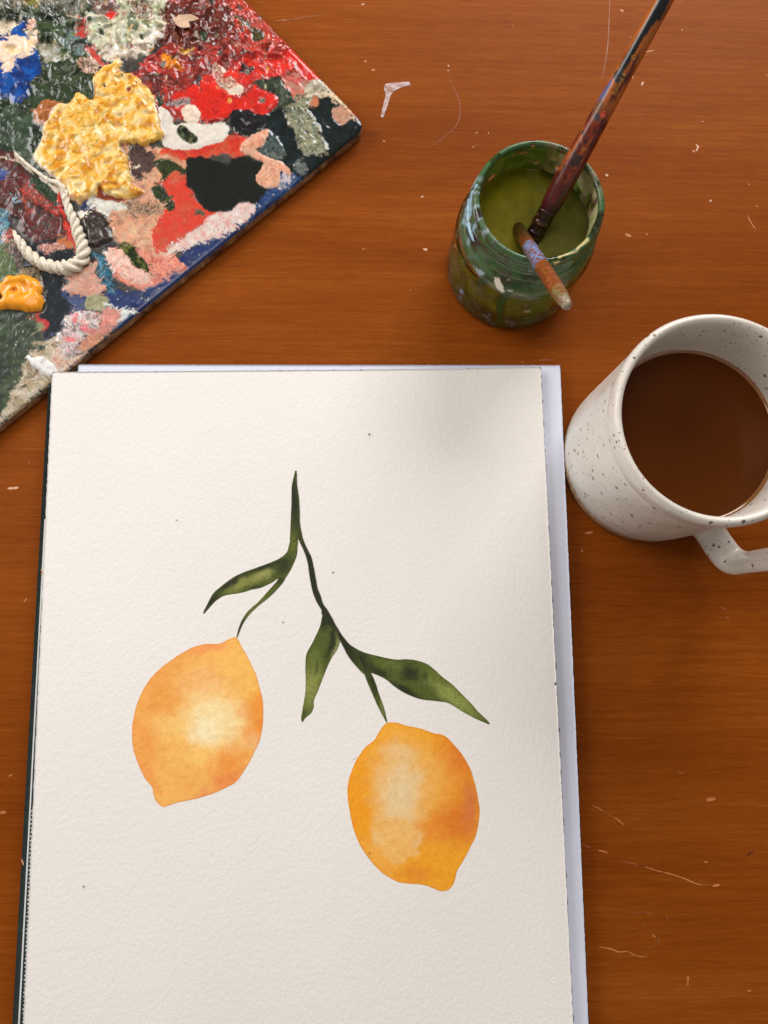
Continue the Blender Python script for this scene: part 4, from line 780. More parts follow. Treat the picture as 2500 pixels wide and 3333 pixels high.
# white and dark drops, peach and black pool
patch([(520, 352), (545, 360), (560, 380), (565, 405), (600, 400), (640, 402), (690, 405), (738, 398), (745, 425), (738, 450), (710, 465), (665, 472), (640, 484), (620, 488), (560, 482), (535, 475), (525, 450), (522, 400)], [(214, 206, 194), (226, 220, 210), (206, 196, 180)], 'paint_patch', 'smooth white paint patch with a dark drop on it', .6, .25, 30, 'wet', 3, cscale=40, sharp=.8, gloss=.32, edge=10)
patch(QB([(810, 1560), (800, 1480), (860, 1430), (960, 1430), (1060, 1540), (1040, 1600), (1000, 1659), (880, 1659)]), [(216, 196, 174), (228, 212, 192)], None, None, .5, .3, 14, 'crinkle', 4, cscale=16)
patch([(578, 412), (598, 408), (622, 430), (643, 445), (640, 463), (620, 467), (592, 452), (577, 432)], [(18, 22, 18), (44, 52, 34), (90, 96, 70)], 'paint_patch', 'dark green drop on the white paint', .3, .25, 12, 'wet', 1, cscale=14, gloss=.1)
patch([(745, 380), (760, 362), (790, 355), (850, 375), (872, 368), (865, 400), (830, 430), (800, 447), (770, 432), (750, 412)], [(20, 20, 22), (34, 34, 36)], 'paint_patch', 'glossy black bumpy paint above the pool', .8, .8, 18, 'wet', 3, cscale=20, gloss=.1)
patch([(607, 518), (622, 511), (653, 505), (668, 511), (687, 518), (704, 521), (737, 533), (754, 513), (776, 508), (803, 506), (835, 520), (858, 536), (838, 560), (840, 590), (875, 612), (850, 640), (825, 665), (790, 655), (770, 670), (750, 683), (715, 690), (680, 686), (650, 665), (645, 650), (632, 625), (620, 610), (605, 600)], [(19, 24, 20), (22, 27, 23)], 'paint_pool', 'wide flat pool of near black green paint', .35, .05, 60, 'flat', 1.2, cscale=60, keep=0.1, gloss=.16, edge=6, sm=3)
patch([(782, 470), (850, 420), (875, 425), (855, 470), (835, 490), (870, 510), (905, 520), (930, 540), (945, 562), (930, 565), (912, 560), (908, 600), (890, 610), (845, 598), (832, 570), (857, 535), (830, 512), (800, 497)], [(208, 150, 120), (222, 170, 138), (198, 132, 104)], 'paint_patch', 'peach coloured paint flake right of the pool', .6, .35, 18, 'wet', 2.5, cscale=20, sharp=.6, gloss=.35)
# white streaks leading into the bead
patch(QC([(180, 390), (220, 420), (280, 470), (400, 560), (440, 640), (450, 700), (330, 600), (200, 520), (100, 490), (0, 470), (60, 455), (190, 490)]), [(214, 200, 176), (196, 180, 156), (60, 60, 40)], 'paint_patch', 'dry white streaks above the maroon heap', .5, .4, 9, 'streak', 4, ang_=.8, cscale=9, an=2, sharp=.2, gloss=.35)
patch(QC([(510, 740), (560, 690), (700, 720), (760, 800), (830, 880), (850, 930), (780, 940), (740, 930), (650, 830)]), [(216, 204, 184), (206, 192, 170)], 'paint_patch', 'broad white paint stroke joining the bead', .8, .3, 12, 'streak', 3, ang_=.8, cscale=20, gloss=.35)
patch(QC([(290, 400), (400, 400), (540, 540), (640, 660), (760, 760), (830, 810), (720, 790), (560, 690), (460, 640), (400, 520)]), [(44, 58, 38), (70, 84, 62)], None, None, .5, .4, 14, 'wet', 4, cscale=14)
# yellow mass
def yfn(xx, yy, dep, nh, c):
    wl = sstep(14, 3, dep) * sstep(330, 150, xx) * sstep(300, 380, yy)
    c = c * (1 - wl[..., None]) + lin((230, 212, 184)) * wl[..., None]
    g = sstep(.46, .62, fbm(xx / 14, yy / 9, 777, 3) * 1.2 + .38 * np.exp(-(((xx - 320) / 90) ** 2 + ((yy - 430) / 90) ** 2)) - .05)
    c = c * (1 - .55 * g[..., None]) + lin((104, 100, 40)) * .55 * g[..., None]
    q1 = fbm(xx / 70, yy / 70, 781, 2) * 1.2; nh = nh + .9 * (1 - np.sqrt(perlin(xx / 58 + q1, yy / 44 + q1 * 1.6, 780) ** 2 + .004) * 2.2) + .35 * (1 - np.sqrt(perlin(xx / 26 + q1, yy / 34 - q1, 784) ** 2 + .01) * 2) - .15 * g
    return nh, c
patch(Q1([(840, 600), (850, 560), (930, 540), (960, 500), (1020, 530), (1000, 610), (1080, 620), (1150, 660), (1240, 740), (1290, 850), (1300, 900), (1320, 960), (1330, 1040), (1365, 1110), (1340, 1150), (1200, 1220), (1130, 1200), (1010, 1200), (1010, 1260), (1060, 1300), (1070, 1370), (1100, 1480), (1090, 1530), (1200, 1590), (1110, 1640), (1000, 1645), (900, 1620), (820, 1560), (800, 1620), (720, 1650), (660, 1690), (590, 1650), (550, 1600), (510, 1530), (400, 1450), (330, 1380), (280, 1310), (310, 1240), (350, 1150), (360, 1060), (410, 1000), (450, 910), (510, 870), (600, 860), (630, 790), (700, 800), (770, 850), (790, 820), (780, 650)]),
      [(196, 124, 14), (218, 156, 38), (230, 180, 74), (234, 196, 108), (232, 204, 144)], 'paint_mass', 'thick creamy yellow paint mass', 1.8, .7, 44, 'wet', 4, cscale=30, an=1.7, ang_=-.6, sharp=.6, gloss=.24, edge=13, fn=yfn)
# fresh orange dollop with a swirl
def ofn(xx, yy, dep, nh, c):
    def groove(P, w_, d_):
        return d_ * np.exp(-(linedist(smooth_line(QF(P)), xx, yy) / w_) ** 2)
    nh = nh - groove([(30, 680), (60, 620), (130, 560), (230, 535), (320, 545), (350, 600)], 5, .9) - groove([(350, 560), (380, 640)], 6, 1.3)
    nh = nh - groove([(180, 640), (215, 610), (250, 600)], 8, 1.7) + groove([(150, 600), (200, 570), (270, 570), (300, 640), (240, 690), (170, 670)], 6, .8)
    nh = nh + groove([(40, 720), (160, 760), (330, 770), (480, 700)], 16, .7) + groove([(20, 500), (120, 440), (300, 430), (480, 520)], 12, .8)
    dk = np.exp(-(linedist(QF([(200, 640), (240, 600)]), xx, yy) / 6) ** 2)[..., None] * .5
    return nh, c * (1 - dk) + lin((196, 104, 40)) * dk
patch(Q3([(-300, 720), (0, 700), (60, 640), (170, 628), (270, 648), (330, 690), (348, 760), (345, 790), (367, 850), (340, 902), (280, 932), (150, 915), (0, 905), (-300, 900)]), [(240, 150, 16), (246, 160, 26)], 'paint_dollop', 'fresh glossy orange paint dollop with a swirl', 2.6, .12, 60, 'wet', .6, cscale=60, keep=0.1, sharp=.9, gloss=.2, edge=20, sm=3, fn=ofn)
patch([(-12, 962), (2, 958), (9, 968), (2, 980), (-12, 978)], [(24, 26, 20)], None, None, -1.2, 0, jit=.5)
# stray flecks of old colours in the crust
for k in range(150):
    fx, fy = rnd.uniform(-60, 880), rnd.uniform(-60, 330)
    if 190 < fx < 340 and 200 < fy or fx < 140 and 70 < fy: continue
    if fx > 820 + 0.88 * fy: continue
    a1 = rnd.uniform(3, 11); a2 = a1 * rnd.uniform(.3, .9); ro = rnd.uniform(0, 3.14)
    pal = [(206, 190, 160), (44, 54, 34), (150, 40, 30), (214, 150, 50), (84, 70, 60), (188, 120, 100), (96, 110, 96)] if fx > 300 else [(206, 196, 172), (32, 42, 26), (96, 110, 84), (150, 146, 110), (110, 120, 60), (60, 44, 34)]
    patch([(fx + a1 * math.cos(a) * math.cos(ro) - a2 * math.sin(a) * math.sin(ro), fy + a1 * math.cos(a) * math.sin(ro) + a2 * math.sin(a) * math.cos(ro)) for a in np.arange(7) * 2 * math.pi / 7], [rnd.choice(pal)], None, None, .25, .1, jit=4, jscale=7, gloss=.2, edge=4)
for k in range(90):   # pale specks on the blue and elsewhere
    fx, fy = (rnd.uniform(380, 900), 0) if k < 60 else (rnd.uniform(20, 240), 0)
    fy = 1400 - 0.82 * fx - rnd.uniform(30, 130) if k < 60 else rnd.uniform(800, 1340)
    r_ = rnd.uniform(1.3, 2.6)
    patch([(fx + r_ * math.cos(a), fy + r_ * math.sin(a)) for a in np.arange(5) * 2 * math.pi / 5], [(196, 190, 180) if k % 3 else (40, 40, 36)], None, None, .12, 0, jit=.5, edge=2, soft=1)
# ridges over the whole crust, long horizontal wrinkles near the top
calm = [k + 1 for k, (a_n, a_l) in enumerate(parts) if any(t in (a_l or '') for t in ('deep blue', 'lump on the blue', 'dollop', 'ochre brown', 'blue black', 'royal blue', 'scarlet', 'smooth bright', 'clean white', 'black pool', 'yellow', 'smooth white', 'near black'))]
wr = ridged(x / 150 + fbm(x / 90, y / 90, 900, 2) * .8, y / 42 + fbm(x / 90, y / 90, 901, 2) * 1.8, 902, 2)
topm = sstep(330, 120, y) * sstep(-1, 0, 1 - np.maximum(0, (x - 900) / 200)) * np.where((pid > 0) & (gl < .27), 1, .35) * np.where(np.isin(pid, calm), .15, 1)
hgt += np.clip(wr, 0, 2) * .95 * topm
hgt += fbm(x / 40, y / 40, 905, 2) * .30 * (0.1 + .9 * topm) * np.where(gl > .165, 1, .15)
def blur(a, s):
    r_ = int(s * 2.5) + 1; k = np.exp(-.5 * (np.arange(-r_, r_ + 1) / s) ** 2); k /= k.sum()
    b = np.pad(a, r_, 'edge'); b = sum(k[i] * b[i:i + a.shape[0], :] for i in range(2 * r_ + 1)); return sum(k[i] * b[:, i:i + a.shape[1]] for i in range(2 * r_ + 1))
soft_ = sstep(-.2, .25, fbm(x / 45, y / 45, 950, 2))
crm = np.where(gl < .275, 1, .25) * (.25 + .75 * topm) * np.where(gl > .165, 1, .25)
wx_ = fbm(x / 85, y / 85, 991, 2) * .9; wy_ = fbm(x / 85 + 4, y / 85, 993, 2) * .9
cr1 = 1 - np.sqrt(perlin(x / 105 + wx_, y / 62 + wy_, 995) ** 2 + .006) * 2.2; cr2 = 1 - np.sqrt(perlin(x / 46 + wx_ * 2, y / 30 + wy_ * 2, 997) ** 2 + .01) * 2
hgt = blur(hgt, 1.2) * (1 - soft_) + blur(hgt, 2.2) * soft_
calm = [k + 1 for k, (a_n, a_l) in enumerate(parts) if any(t in (a_l or '') for t in ('deep blue', 'lump on the blue', 'dollop', 'ochre brown', 'blue black', 'royal blue', 'scarlet', 'smooth bright', 'clean white', 'black pool', 'yellow', 'smooth white', 'near black'))]
crm = np.where(np.isin(pid, calm), .22, 1) * crm
crm = blur(crm, 2.0)
hgt += (cr1 * 1.5 + cr2 * .55) * crm
colr = colr * (1 + .22 * fbm(x / 18, y / 18, 970, 3) * np.where(gl > .165, 1, .2) * np.where(np.isin(pid, calm), .4, 1))[..., None]
tint = fbm(x / 22, y / 22, 974, 4) * np.where(np.isin(pid, calm), .25, 1); colr = colr * np.stack([1 + .22 * tint, 1 - .05 * tint, 1 - .22 * tint], -1)
# bristle marks left by the brush, in patches of three directions
for sd_, an_ in ((1001, .65), (1005, -.7), (1009, 1.5)):
    ca_, sa_ = math.cos(an_), math.sin(an_); u_ = x * ca_ + y * sa_; v_ = -x * sa_ + y * ca_
    bend = fbm(x / 80, y / 80, sd_ + 1, 2) * 14
    st_ = fbm(u_ / 55, (v_ + bend) / 4.2, sd_, 3)
    mk_ = sstep(.02, .2, fbm(x / 60, y / 60, sd_ + 2, 2)) * np.where(gl > .165, 1, .1) * np.where(np.isin(pid, calm), .5, 1)
    colr = colr * (1 + .42 * st_ * mk_)[..., None] + (np.clip(st_ - .25, 0, 1) * mk_ * .10)[..., None]
    hgt += st_ * mk_ * .16
# fall off at the board edges
ed = np.minimum(np.minimum(gu, gv), np.minimum(BW - gu, BH - gv)) * 1000
hgt = np.maximum(hgt, .02); hgt = hgt * sstep(-.6, 2.6, ed) - .7 * (1 - sstep(0, 1.2, ed)) ** 2
Zb = BZ + 0.0003 + hgt * 0.001
# rounded corner cut
rc = 0.0062
cut = np.zeros(x.shape, bool)
for cu, cv_ in ((rc, rc), (BW - rc, rc), (rc, BH - rc), (BW - rc, BH - rc)):
    iu = (gu < rc) if cu == rc else (gu > BW - rc); iv = (gv < rc) if cv_ == rc else (gv > BH - rc)
    dd = np.hypot(gu - cu, gv - cv_); k_ = iu & iv & (dd > rc)
    f = np.where(k_, rc / np.maximum(dd, 1e-9), 1)
    gu2 = cu + (gu - cu) * f; gv2 = cv_ + (gv - cv_) * f
    X = np.where(k_, corner[0] + gu2 * du[0] + gv2 * dvv[0], X); Y = np.where(k_, corner[1] + gu2 * du[1] + gv2 * dvv[1], Y)
    Zb = np.where(k_, BZ - 0.0002 + rnd.random() * 0, Zb)
centre = corner + du * BW / 2 + dvv * BH / 2
board = thing('painters_board', (centre[0], centre[1], 0), 'canvas board used as a palette, crusted all over with dried multicoloured oil paint', 'palette')
# board body
rp = []
for (cu, cv_, a0) in ((rc, rc, 180), (BW - rc, rc, 270), (BW - rc, BH - rc, 0), (rc, BH - rc, 90)):
    for a in np.linspace(a0, a0 + 90, 9):
        rp.append((cu + rc * math.cos(math.radians(a)), cv_ + rc * math.sin(math.radians(a))))
rp = np.array(rp); bw = corner + rp[:, :1] * du + rp[:, 1:] * dvv
inset = centre + (bw - centre) * 0.9965
levels = [(inset, 0.0), (bw, 0.0006), (bw, BZ - 0.0011), (centre + (bw - centre) * 0.9985, BZ - 0.0003)]
VV = np.vstack([np.column_stack([b_, np.full(len(b_), z_)]) for b_, z_ in levels]); N_ = len(bw)
FF = [(l * N_ + k, l * N_ + (k + 1) % N_, (l + 1) * N_ + (k + 1) % N_, (l + 1) * N_ + k) for l in range(3) for k in range(N_)] + [tuple(range(N_ - 1, -1, -1)), tuple(range(3 * N_, 4 * N_))]
if (bw[1] - bw[0])[0] * (bw[2] - bw[1])[1] - (bw[1] - bw[0])[1] * (bw[2] - bw[1])[0] < 0: FF = [f[::-1] for f in FF]
mesh_obj('canvas_panel', VV, FF, CANVAS, board, False)
# split the paint skin into one mesh per body of paint
i_ = np.arange(nu - 1)[:, None]; j_ = np.arange(nv - 1)[None, :]
a_ = i_ * nv + j_
faces_all = np.stack([a_, a_ + nv, a_ + nv + 1, a_ + 1], -1).reshape(-1, 4)
e1 = np.array([X[5, 5] - X[4, 5], Y[5, 5] - Y[4, 5]]); e2 = np.array([X[5, 6] - X[5, 5], Y[5, 6] - Y[5, 5]])
if e1[0] * e2[1] - e1[1] * e2[0] < 0: faces_all = faces_all[:, ::-1]
fid = pid[:-1, :-1].ravel()
Vall = np.stack([X, Y, Zb], -1).reshape(-1, 3); Call = np.clip(colr, 0, 1).reshape(-1, 3); Gall = gl.ravel()
cnt = np.bincount(fid, minlength=len(parts) + 1)
for k in range(len(parts) + 1):
    if k and cnt[k] < 40: fid[fid == k] = 0
for k in range(len(parts) + 1):
    ff = faces_all[fid == k]
    if not len(ff): continue
    us, inv = np.unique(ff, return_inverse=True)
    nm, lb = ('paint_crust', None) if k == 0 else parts[k - 1]
    o = mesh_obj(nm, Vall[us], inv.reshape(-1, 4), OILP, board, True, {'col': Call[us], 'gl': Gall[us]})
    if lb: o['label'] = lb
def board_h(px, py):
    k = np.argmin((x - px) ** 2 + (y - py) ** 2); return Zb.ravel()[k]
# twisted white bead of paint
path = smooth_line([(52, 500), (84, 532), (120, 560), (160, 588), (192, 600), (207, 616), (214, 650), (228, 690), (244, 725), (258, 770), (270, 805), (268, 840), (240, 866), (196, 872), (150, 862), (112, 842), (84, 815), (66, 788), (52, 768), (44, 750)], 12)
zz = np.array([board_h(*p) for p in path]); zz = np.convolve(np.pad(zz, 6, 'edge'), np.ones(13) / 13, 'valid')
PC = at(path, 0.0065); PC[:, 2] = zz + 0.0009
s_ = np.concatenate([[0], np.cumsum(np.linalg.norm(np.diff(PC[:, :2], axis=0), axis=1))]); tot = s_[-1]
ns = 360; ss = np.linspace(0, tot, ns); PC = np.stack([np.interp(ss, s_, PC[:, k]) for k in range(3)], 1)
T = np.gradient(PC, axis=0); T /= np.linalg.norm(T, axis=1)[:, None]
Nn = np.cross(T, [0, 0, 1]); Nn /= np.linalg.norm(Nn, axis=1)[:, None]; Bn = np.cross(Nn, T)
th = np.arange(40) * 2 * np.pi / 40
tpr = ss / tot
rad = np.interp(tpr, [0, .05, .2, .32, .45, .6, .7, .85, .95, 1], [.0003, .0007, .0009, .0017, .0022, .0029, .0032, .0026, .0016, .0005]) * (1 + .16 * perlin(ss * 260, ss * 0 + 3.3, 57))
ph = ss / 0.0037 * 2 * np.pi + 2.2 * perlin(ss * 160, ss * 0 + 1.7, 58)
R_ = rad[:, None] * (0.66 + 0.46 * np.abs(np.sin(1.5 * th[None, :] + 0.5 * ph[:, None])) ** .8) * (1 + .05 * perlin(ss[:, None] * 1800, th[None, :] * 3, 55))
BV = PC[:, None, :] + R_[..., None] * (np.cos(th)[None, :, None] * Nn[:, None, :] + np.sin(th)[None, :, None] * Bn[:, None, :] * 0.85)
pxx = proj(BV.reshape(-1, 3)); sp1 = fbm(pxx[:, 0] / 9, pxx[:, 1] / 9, 640, 3)
cc = np.tile(lin((222, 212, 192)), (len(pxx), 1)); g_ = sstep(.30, .45, sp1)[:, None] * .75; cc = cc * (1 - g_) + lin((96, 98, 56)) * g_
crease = (1 - np.abs(np.sin(1.5 * th[None, :] + 0.5 * ph[:, None]))).ravel()[:, None]
cc = cc * (1 - .25 * sstep(.6, 1, crease)) + lin((170, 150, 120)) * .25 * sstep(.6, 1, crease)
o = mesh_obj('twisted_bead', BV.reshape(-1, 3), grid_faces(ns, 40, True), OILP, board, True, {'col': cc, 'gl': np.full(len(cc), .42)}); o['label'] = 'rope like twisted bead of cream white paint'

# dry leaf scrap lying on the board
lf = smooth_poly(QB([(665, 215), (690, 235), (725, 240), (740, 215), (765, 200), (830, 206), (900, 202), (980, 225), (1030, 262), (950, 285), (892, 292), (900, 330), (915, 375), (880, 388), (830, 400), (780, 390), (740, 368), (700, 310), (680, 262)]), 1)
hl = max(board_h(600, 75), board_h(590, 60), board_h(630, 58), board_h(612, 88)) + 0.0005
XY, TT = fill_poly(at(lf, hl)[:, :2], 0.0007)
cl = XY.mean(0); tq = at([(580, 52), (640, 72)], hl)[:, :2]; ax_ = (tq[1] - tq[0]) / np.linalg.norm(tq[1] - tq[0])
off = (XY - tq[0]) @ np.array([-ax_[1], ax_[0]])
Zl = hl + 0.0009 * np.clip(np.abs(off) / 0.006, 0, 1) ** 1.2 + 0.0002
m = NT('dry_leaf'); vn = m.n('ShaderNodeTexVoronoi'); vn.feature = 'DISTANCE_TO_EDGE'; vn.inputs['Scale'].default_value = 900; m.l(m.coord(), vn.inputs['Vector'])
m.set(Base_Color=m.mix(m.ramp(vn.outputs['Distance'], [(0.0, (0.8, 0.8, 0.8, 1)), (0.12, (0, 0, 0, 1))]), m.ramp(m.noise(200, 3), [(.3, (196, 160, 132)), (.7, (214, 182, 154))]), L4((164, 122, 92))), Roughness=0.7, Normal=m.bump(vn.outputs['Distance'], .4, .0003))
n0 = len(XY)
o = mesh_obj('leaf_scrap', np.vstack([np.column_stack([XY, Zl]), np.column_stack([XY, Zl - 0.00012])]), TT + [tuple(n0 + i for i in t[::-1]) for t in TT], m.m, None, True, origin=(cl[0], cl[1], hl))
props(o, 'small dry beige leaf scrap with two lobes stuck on the red paint of the board', 'leaf')

# ------------------------------------------------------------------ jar of paint water
JX, JY, JH = 0.0666, 0.1534, 0.0574
jar = thing('glass_jar', (JX, JY, 0), 'paint-stained glass jar of murky green rinsing water standing behind the mug', 'jar')
outer = np.array([(0, 0), (24.5, 0), (27.3, .5), (28.7, 2.2), (29, 6), (29, 32), (28.7, 35.4), (27.6, 38), (25.9, 40), (25.0, 41.4), (24.8, 42.6), (25.4, 43.4), (26.6, 44.2), (27.0, 45.4), (26.5, 46.6), (25.3, 47.4), (25.0, 48.6), (25.2, 50), (25.9, 51), (26.0, 51.8), (25.3, 52.8), (25.0, 54.2), (25.3, 55.4), (25.1, 56.6), (24.4, 57.3), (23.6, 57.4), (22.9, 57), (22.6, 56)]) * .001
inner = np.array([(22.6, 56), (22.5, 44), (23.4, 41), (25.6, 38), (26.9, 35), (27, 32), (27, 6), (26.3, 3.6), (24, 2.7), (0, 2.6)]) * .001
pr = np.vstack([resample(chaikin(outer, 2), .0007), resample(chaikin(inner, 2), .0009)[1:]])
NA = 300
JV = lathe_v(pr, JX, JY, NA)
wob = 1 + .004 * perlin(JV[:, 2] * 120, np.arctan2(JV[:, 1] - JY, JV[:, 0] - JX) * 1.5, 77)
JV[:, 0] = JX + (JV[:, 0] - JX) * wob; JV[:, 1] = JY + (JV[:, 1] - JY) * wob
npo = len(resample(chaikin(outer, 2), .0007))
is_in = (np.repeat(np.arange(len(pr)), NA) >= npo)
tha = np.degrees(np.arctan2(JV[:, 1] - JY, JV[:, 0] - JX)) % 360; zz_ = JV[:, 2]; rr_ = np.hypot(JV[:, 0] - JX, JV[:, 1] - JY)
jp = proj(JV)
jc = np.tile(lin((42, 62, 34)), (len(JV), 1)); ja = np.zeros(len(JV))
def lay(mask, c, a=1.0):
    global jc, ja
    f = np.clip(mask * a, 0, 1)
    jc = jc * (1 - f[:, None]) + lin(c) * f[:, None]; ja = ja + (1 - ja) * f
def ab(c_, w_): return sstep(w_, w_ * .5, np.abs((tha - c_ + 180) % 360 - 180))
nz = lambda s1, s2, sd: fbm(tha / s1 / 1.3, zz_ * 1000 / s2 / 1.3, sd, 4)
inn = is_in.astype(float); out_ = 1 - inn
# inside wall above the water
lay(inn * (zz_ > .036) * sstep(-.35, -.1, nz(14, 5, 1)), (112, 150, 40), .95)
lay(inn * (zz_ > .036) * ab(95, 50) * sstep(-.1, .1, nz(9, 6, 2)), (56, 96, 24), .6)
lay(inn * (zz_ > .036) * ab(25, 62) * sstep(-.25, 0, nz(10, 8, 3)), (196, 182, 140), .92)
lay(inn * (zz_ > .036) * (zz_ < .046) * ab(20, 60) * sstep(-.2, .1, nz(6, 6, 23)), (40, 62, 20), .9)
lay(inn * (zz_ > .040) * ab(12, 14) * sstep(0, .2, nz(6, 9, 4)), (92, 44, 54), .9)
lay(inn * (zz_ > .036) * ab(180, 46), (104, 62, 42), .9); lay(inn * (zz_ > .036) * ab(235, 50) * sstep(-.2, 0, nz(8, 8, 24)), (112, 62, 46), .85)
lay(inn * (zz_ > .05) * ab(68, 12) * sstep(-.1, .1, nz(6, 4, 5)), (206, 190, 120), .9)
# rim and neck
lip = out_ * sstep(.0525, .055, zz_)
lay(lip * sstep(-.3, -.05, nz(10, 8, 6)), (60, 104, 58), .8); lay(lip * ab(45, 46) * sstep(-.15, .1, nz(12, 8, 7)), (142, 128, 98), .8)
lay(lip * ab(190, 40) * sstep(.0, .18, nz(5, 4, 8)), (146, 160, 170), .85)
neck = out_ * sstep(.036, .04, zz_) * sstep(.0555, .053, zz_)
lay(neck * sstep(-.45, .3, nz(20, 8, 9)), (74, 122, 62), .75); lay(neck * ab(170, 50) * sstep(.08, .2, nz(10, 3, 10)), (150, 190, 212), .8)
lay(neck * ab(200, 60) * sstep(.05, .2, nz(16, 1.2, 11)), (128, 120, 118), .25)
lay(neck * ab(300, 50) * sstep(.12, .25, nz(8, 3, 12)), (70, 110, 84), .6)
# body
bod = out_ * sstep(.041, .037, zz_)
lay(bod * sstep(-.2, .35, nz(34, 16, 13)), (82, 116, 34), .65)
lay(bod * sstep(.021, .008, zz_ + nz(10, 8, 14) * .008), (74, 50, 40), .6)
lay(bod * ab(205, 45) * sstep(.0, .25, nz(12, 7, 15)), (96, 70, 56), .6)
lay(bod * sstep(.02, .01, zz_) * sstep(.18, .3, nz(6, 3, 16)), (110, 116, 122), .75)
lay(bod * ab(225, 26) * sstep(.0, .25, nz(14, 12, 17)) * sstep(.018, .026, zz_), (122, 116, 84), .5)
lay(bod * sstep(.45, .5, nz(3, 1.5, 18)), (196, 190, 170), .9)
front = ((JV - np.array([0, 0, H])) * np.stack([JV[:, 0] - JX, JV[:, 1] - JY, np.zeros(len(JV))], 1)).sum(1) < 0
def jpoly(P, c, a=1.0, j=2.0, seed=400):
    pp = px8(P, 1400, 350, 2.552); s = sdist(pp, jp[:, 0], jp[:, 1]) + fbm(jp[:, 0] / 6, jp[:, 1] / 6, seed, 3) * j
    lay(sstep(1.2, -1.2, s) * out_ * front, c, a)
jpoly([(700, 1530), (800, 1440), (740, 1435), (640, 1540), (550, 1598), (545, 1640), (560, 1700), (545, 1850), (605, 1850), (610, 1700), (612, 1630)], (40, 74, 26), .97, 1.5)
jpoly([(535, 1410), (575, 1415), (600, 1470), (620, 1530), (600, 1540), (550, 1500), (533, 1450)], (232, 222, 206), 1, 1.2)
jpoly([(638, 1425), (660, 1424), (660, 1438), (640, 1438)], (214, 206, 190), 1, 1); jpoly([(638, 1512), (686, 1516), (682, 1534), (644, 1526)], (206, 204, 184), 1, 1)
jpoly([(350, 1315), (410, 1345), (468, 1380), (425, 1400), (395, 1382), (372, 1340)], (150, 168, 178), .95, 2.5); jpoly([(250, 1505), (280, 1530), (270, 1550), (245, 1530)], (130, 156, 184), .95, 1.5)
jpoly([(770, 1682), (835, 1680), (830, 1704), (780, 1706)], (152, 130, 98), .9, 1.5); jpoly([(1000, 1730), (1050, 1680), (1058, 1690), (1010, 1732)], (206, 160, 40), .9, 1)
jpoly([(380, 1440), (460, 1400), (470, 1470), (400, 1500)], (24, 66, 44), .7, 4)
jpoly([(1015, 1283), (1078, 1268), (1082, 1285), (1035, 1306)], (222, 194, 130), .95, 1)
jpoly([(1060, 1235), (1205, 1190), (1235, 1120), (1310, 1075), (1325, 1110), (1245, 1165), (1222, 1205), (1100, 1240), (1070, 1262)], (196, 182, 124), .9, 1.5)
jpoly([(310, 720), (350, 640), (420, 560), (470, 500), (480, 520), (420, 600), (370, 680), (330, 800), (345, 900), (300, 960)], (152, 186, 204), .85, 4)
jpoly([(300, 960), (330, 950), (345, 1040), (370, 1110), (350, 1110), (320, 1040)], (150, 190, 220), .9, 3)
jpoly([(1330, 560), (1350, 555), (1385, 605), (1365, 600)], (222, 170, 30), .95, 1); jpoly([(1390, 670), (1430, 665), (1445, 720), (1400, 720)], (74, 26, 60), .9, 2)
m = NT('stained_glass_jar')
ac_ = m.attr('jc').outputs[0]; aa_ = m.attr('ja').outputs['Fac']
m.set(Base_Color=(.97, 1.0, .97, 1), Roughness=.03, IOR=1.48, Transmission_Weight=1.0)
pb = m.n('ShaderNodeBsdfPrincipled'); m.l(ac_, pb.inputs['Base Color']); pb.inputs['Roughness'].default_value = .32
m.l(m.bump(m.noise(800, 4), .3, .0003), pb.inputs['Normal'])
ms = m.n('ShaderNodeMixShader'); m.l(aa_, ms.inputs[0]); m.l(m.b.outputs[0], ms.inputs[1]); m.l(pb.outputs[0], ms.inputs[2]); m.l(ms.outputs[0], m.out.inputs[0])
mesh_obj('glass', JV, grid_faces(len(pr), NA, True)[:, ::-1], m.m, jar, True, {'jc': jc, 'ja': ja})
WZ = 0.0372
wp = np.array([(0, 2.75), (23.8, 2.85), (26.1, 3.8), (26.8, 6.2), (26.8, 32), (26.7, 34.8), (25.95, 37.2)]) * .001
wp = np.vstack([resample(wp, .0012), resample([(.02595, WZ + .00005), (.0255, WZ - .0001), (.0, WZ - .0001)], .0012)])
wv = lathe_v(wp, JX, JY, 120)
top_ = wv[:, 2] > WZ - .0003; wq = proj(wv)
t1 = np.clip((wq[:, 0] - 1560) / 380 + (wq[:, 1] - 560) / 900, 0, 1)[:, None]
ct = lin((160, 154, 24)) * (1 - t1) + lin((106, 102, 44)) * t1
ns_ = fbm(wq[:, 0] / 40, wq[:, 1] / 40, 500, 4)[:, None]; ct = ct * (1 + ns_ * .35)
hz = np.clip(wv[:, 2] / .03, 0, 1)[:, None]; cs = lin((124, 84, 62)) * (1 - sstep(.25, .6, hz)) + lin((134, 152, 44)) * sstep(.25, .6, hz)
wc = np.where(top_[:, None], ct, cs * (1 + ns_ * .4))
m = NT('murky_green_water'); m.set(Base_Color=m.attr('col').outputs[0], Roughness=.22, Specular_IOR_Level=.2, Subsurface_Weight=.15, Subsurface_Scale=.004, Normal=m.bump(m.noise(60, 2), .08, .0004))
m.b.inputs['Subsurface Radius'].default_value = (1, .9, .3)
mesh_obj('water', wv, grid_faces(len(wp), 120, True), m.m, jar, True, {'col': np.clip(wc, 0, 1)})

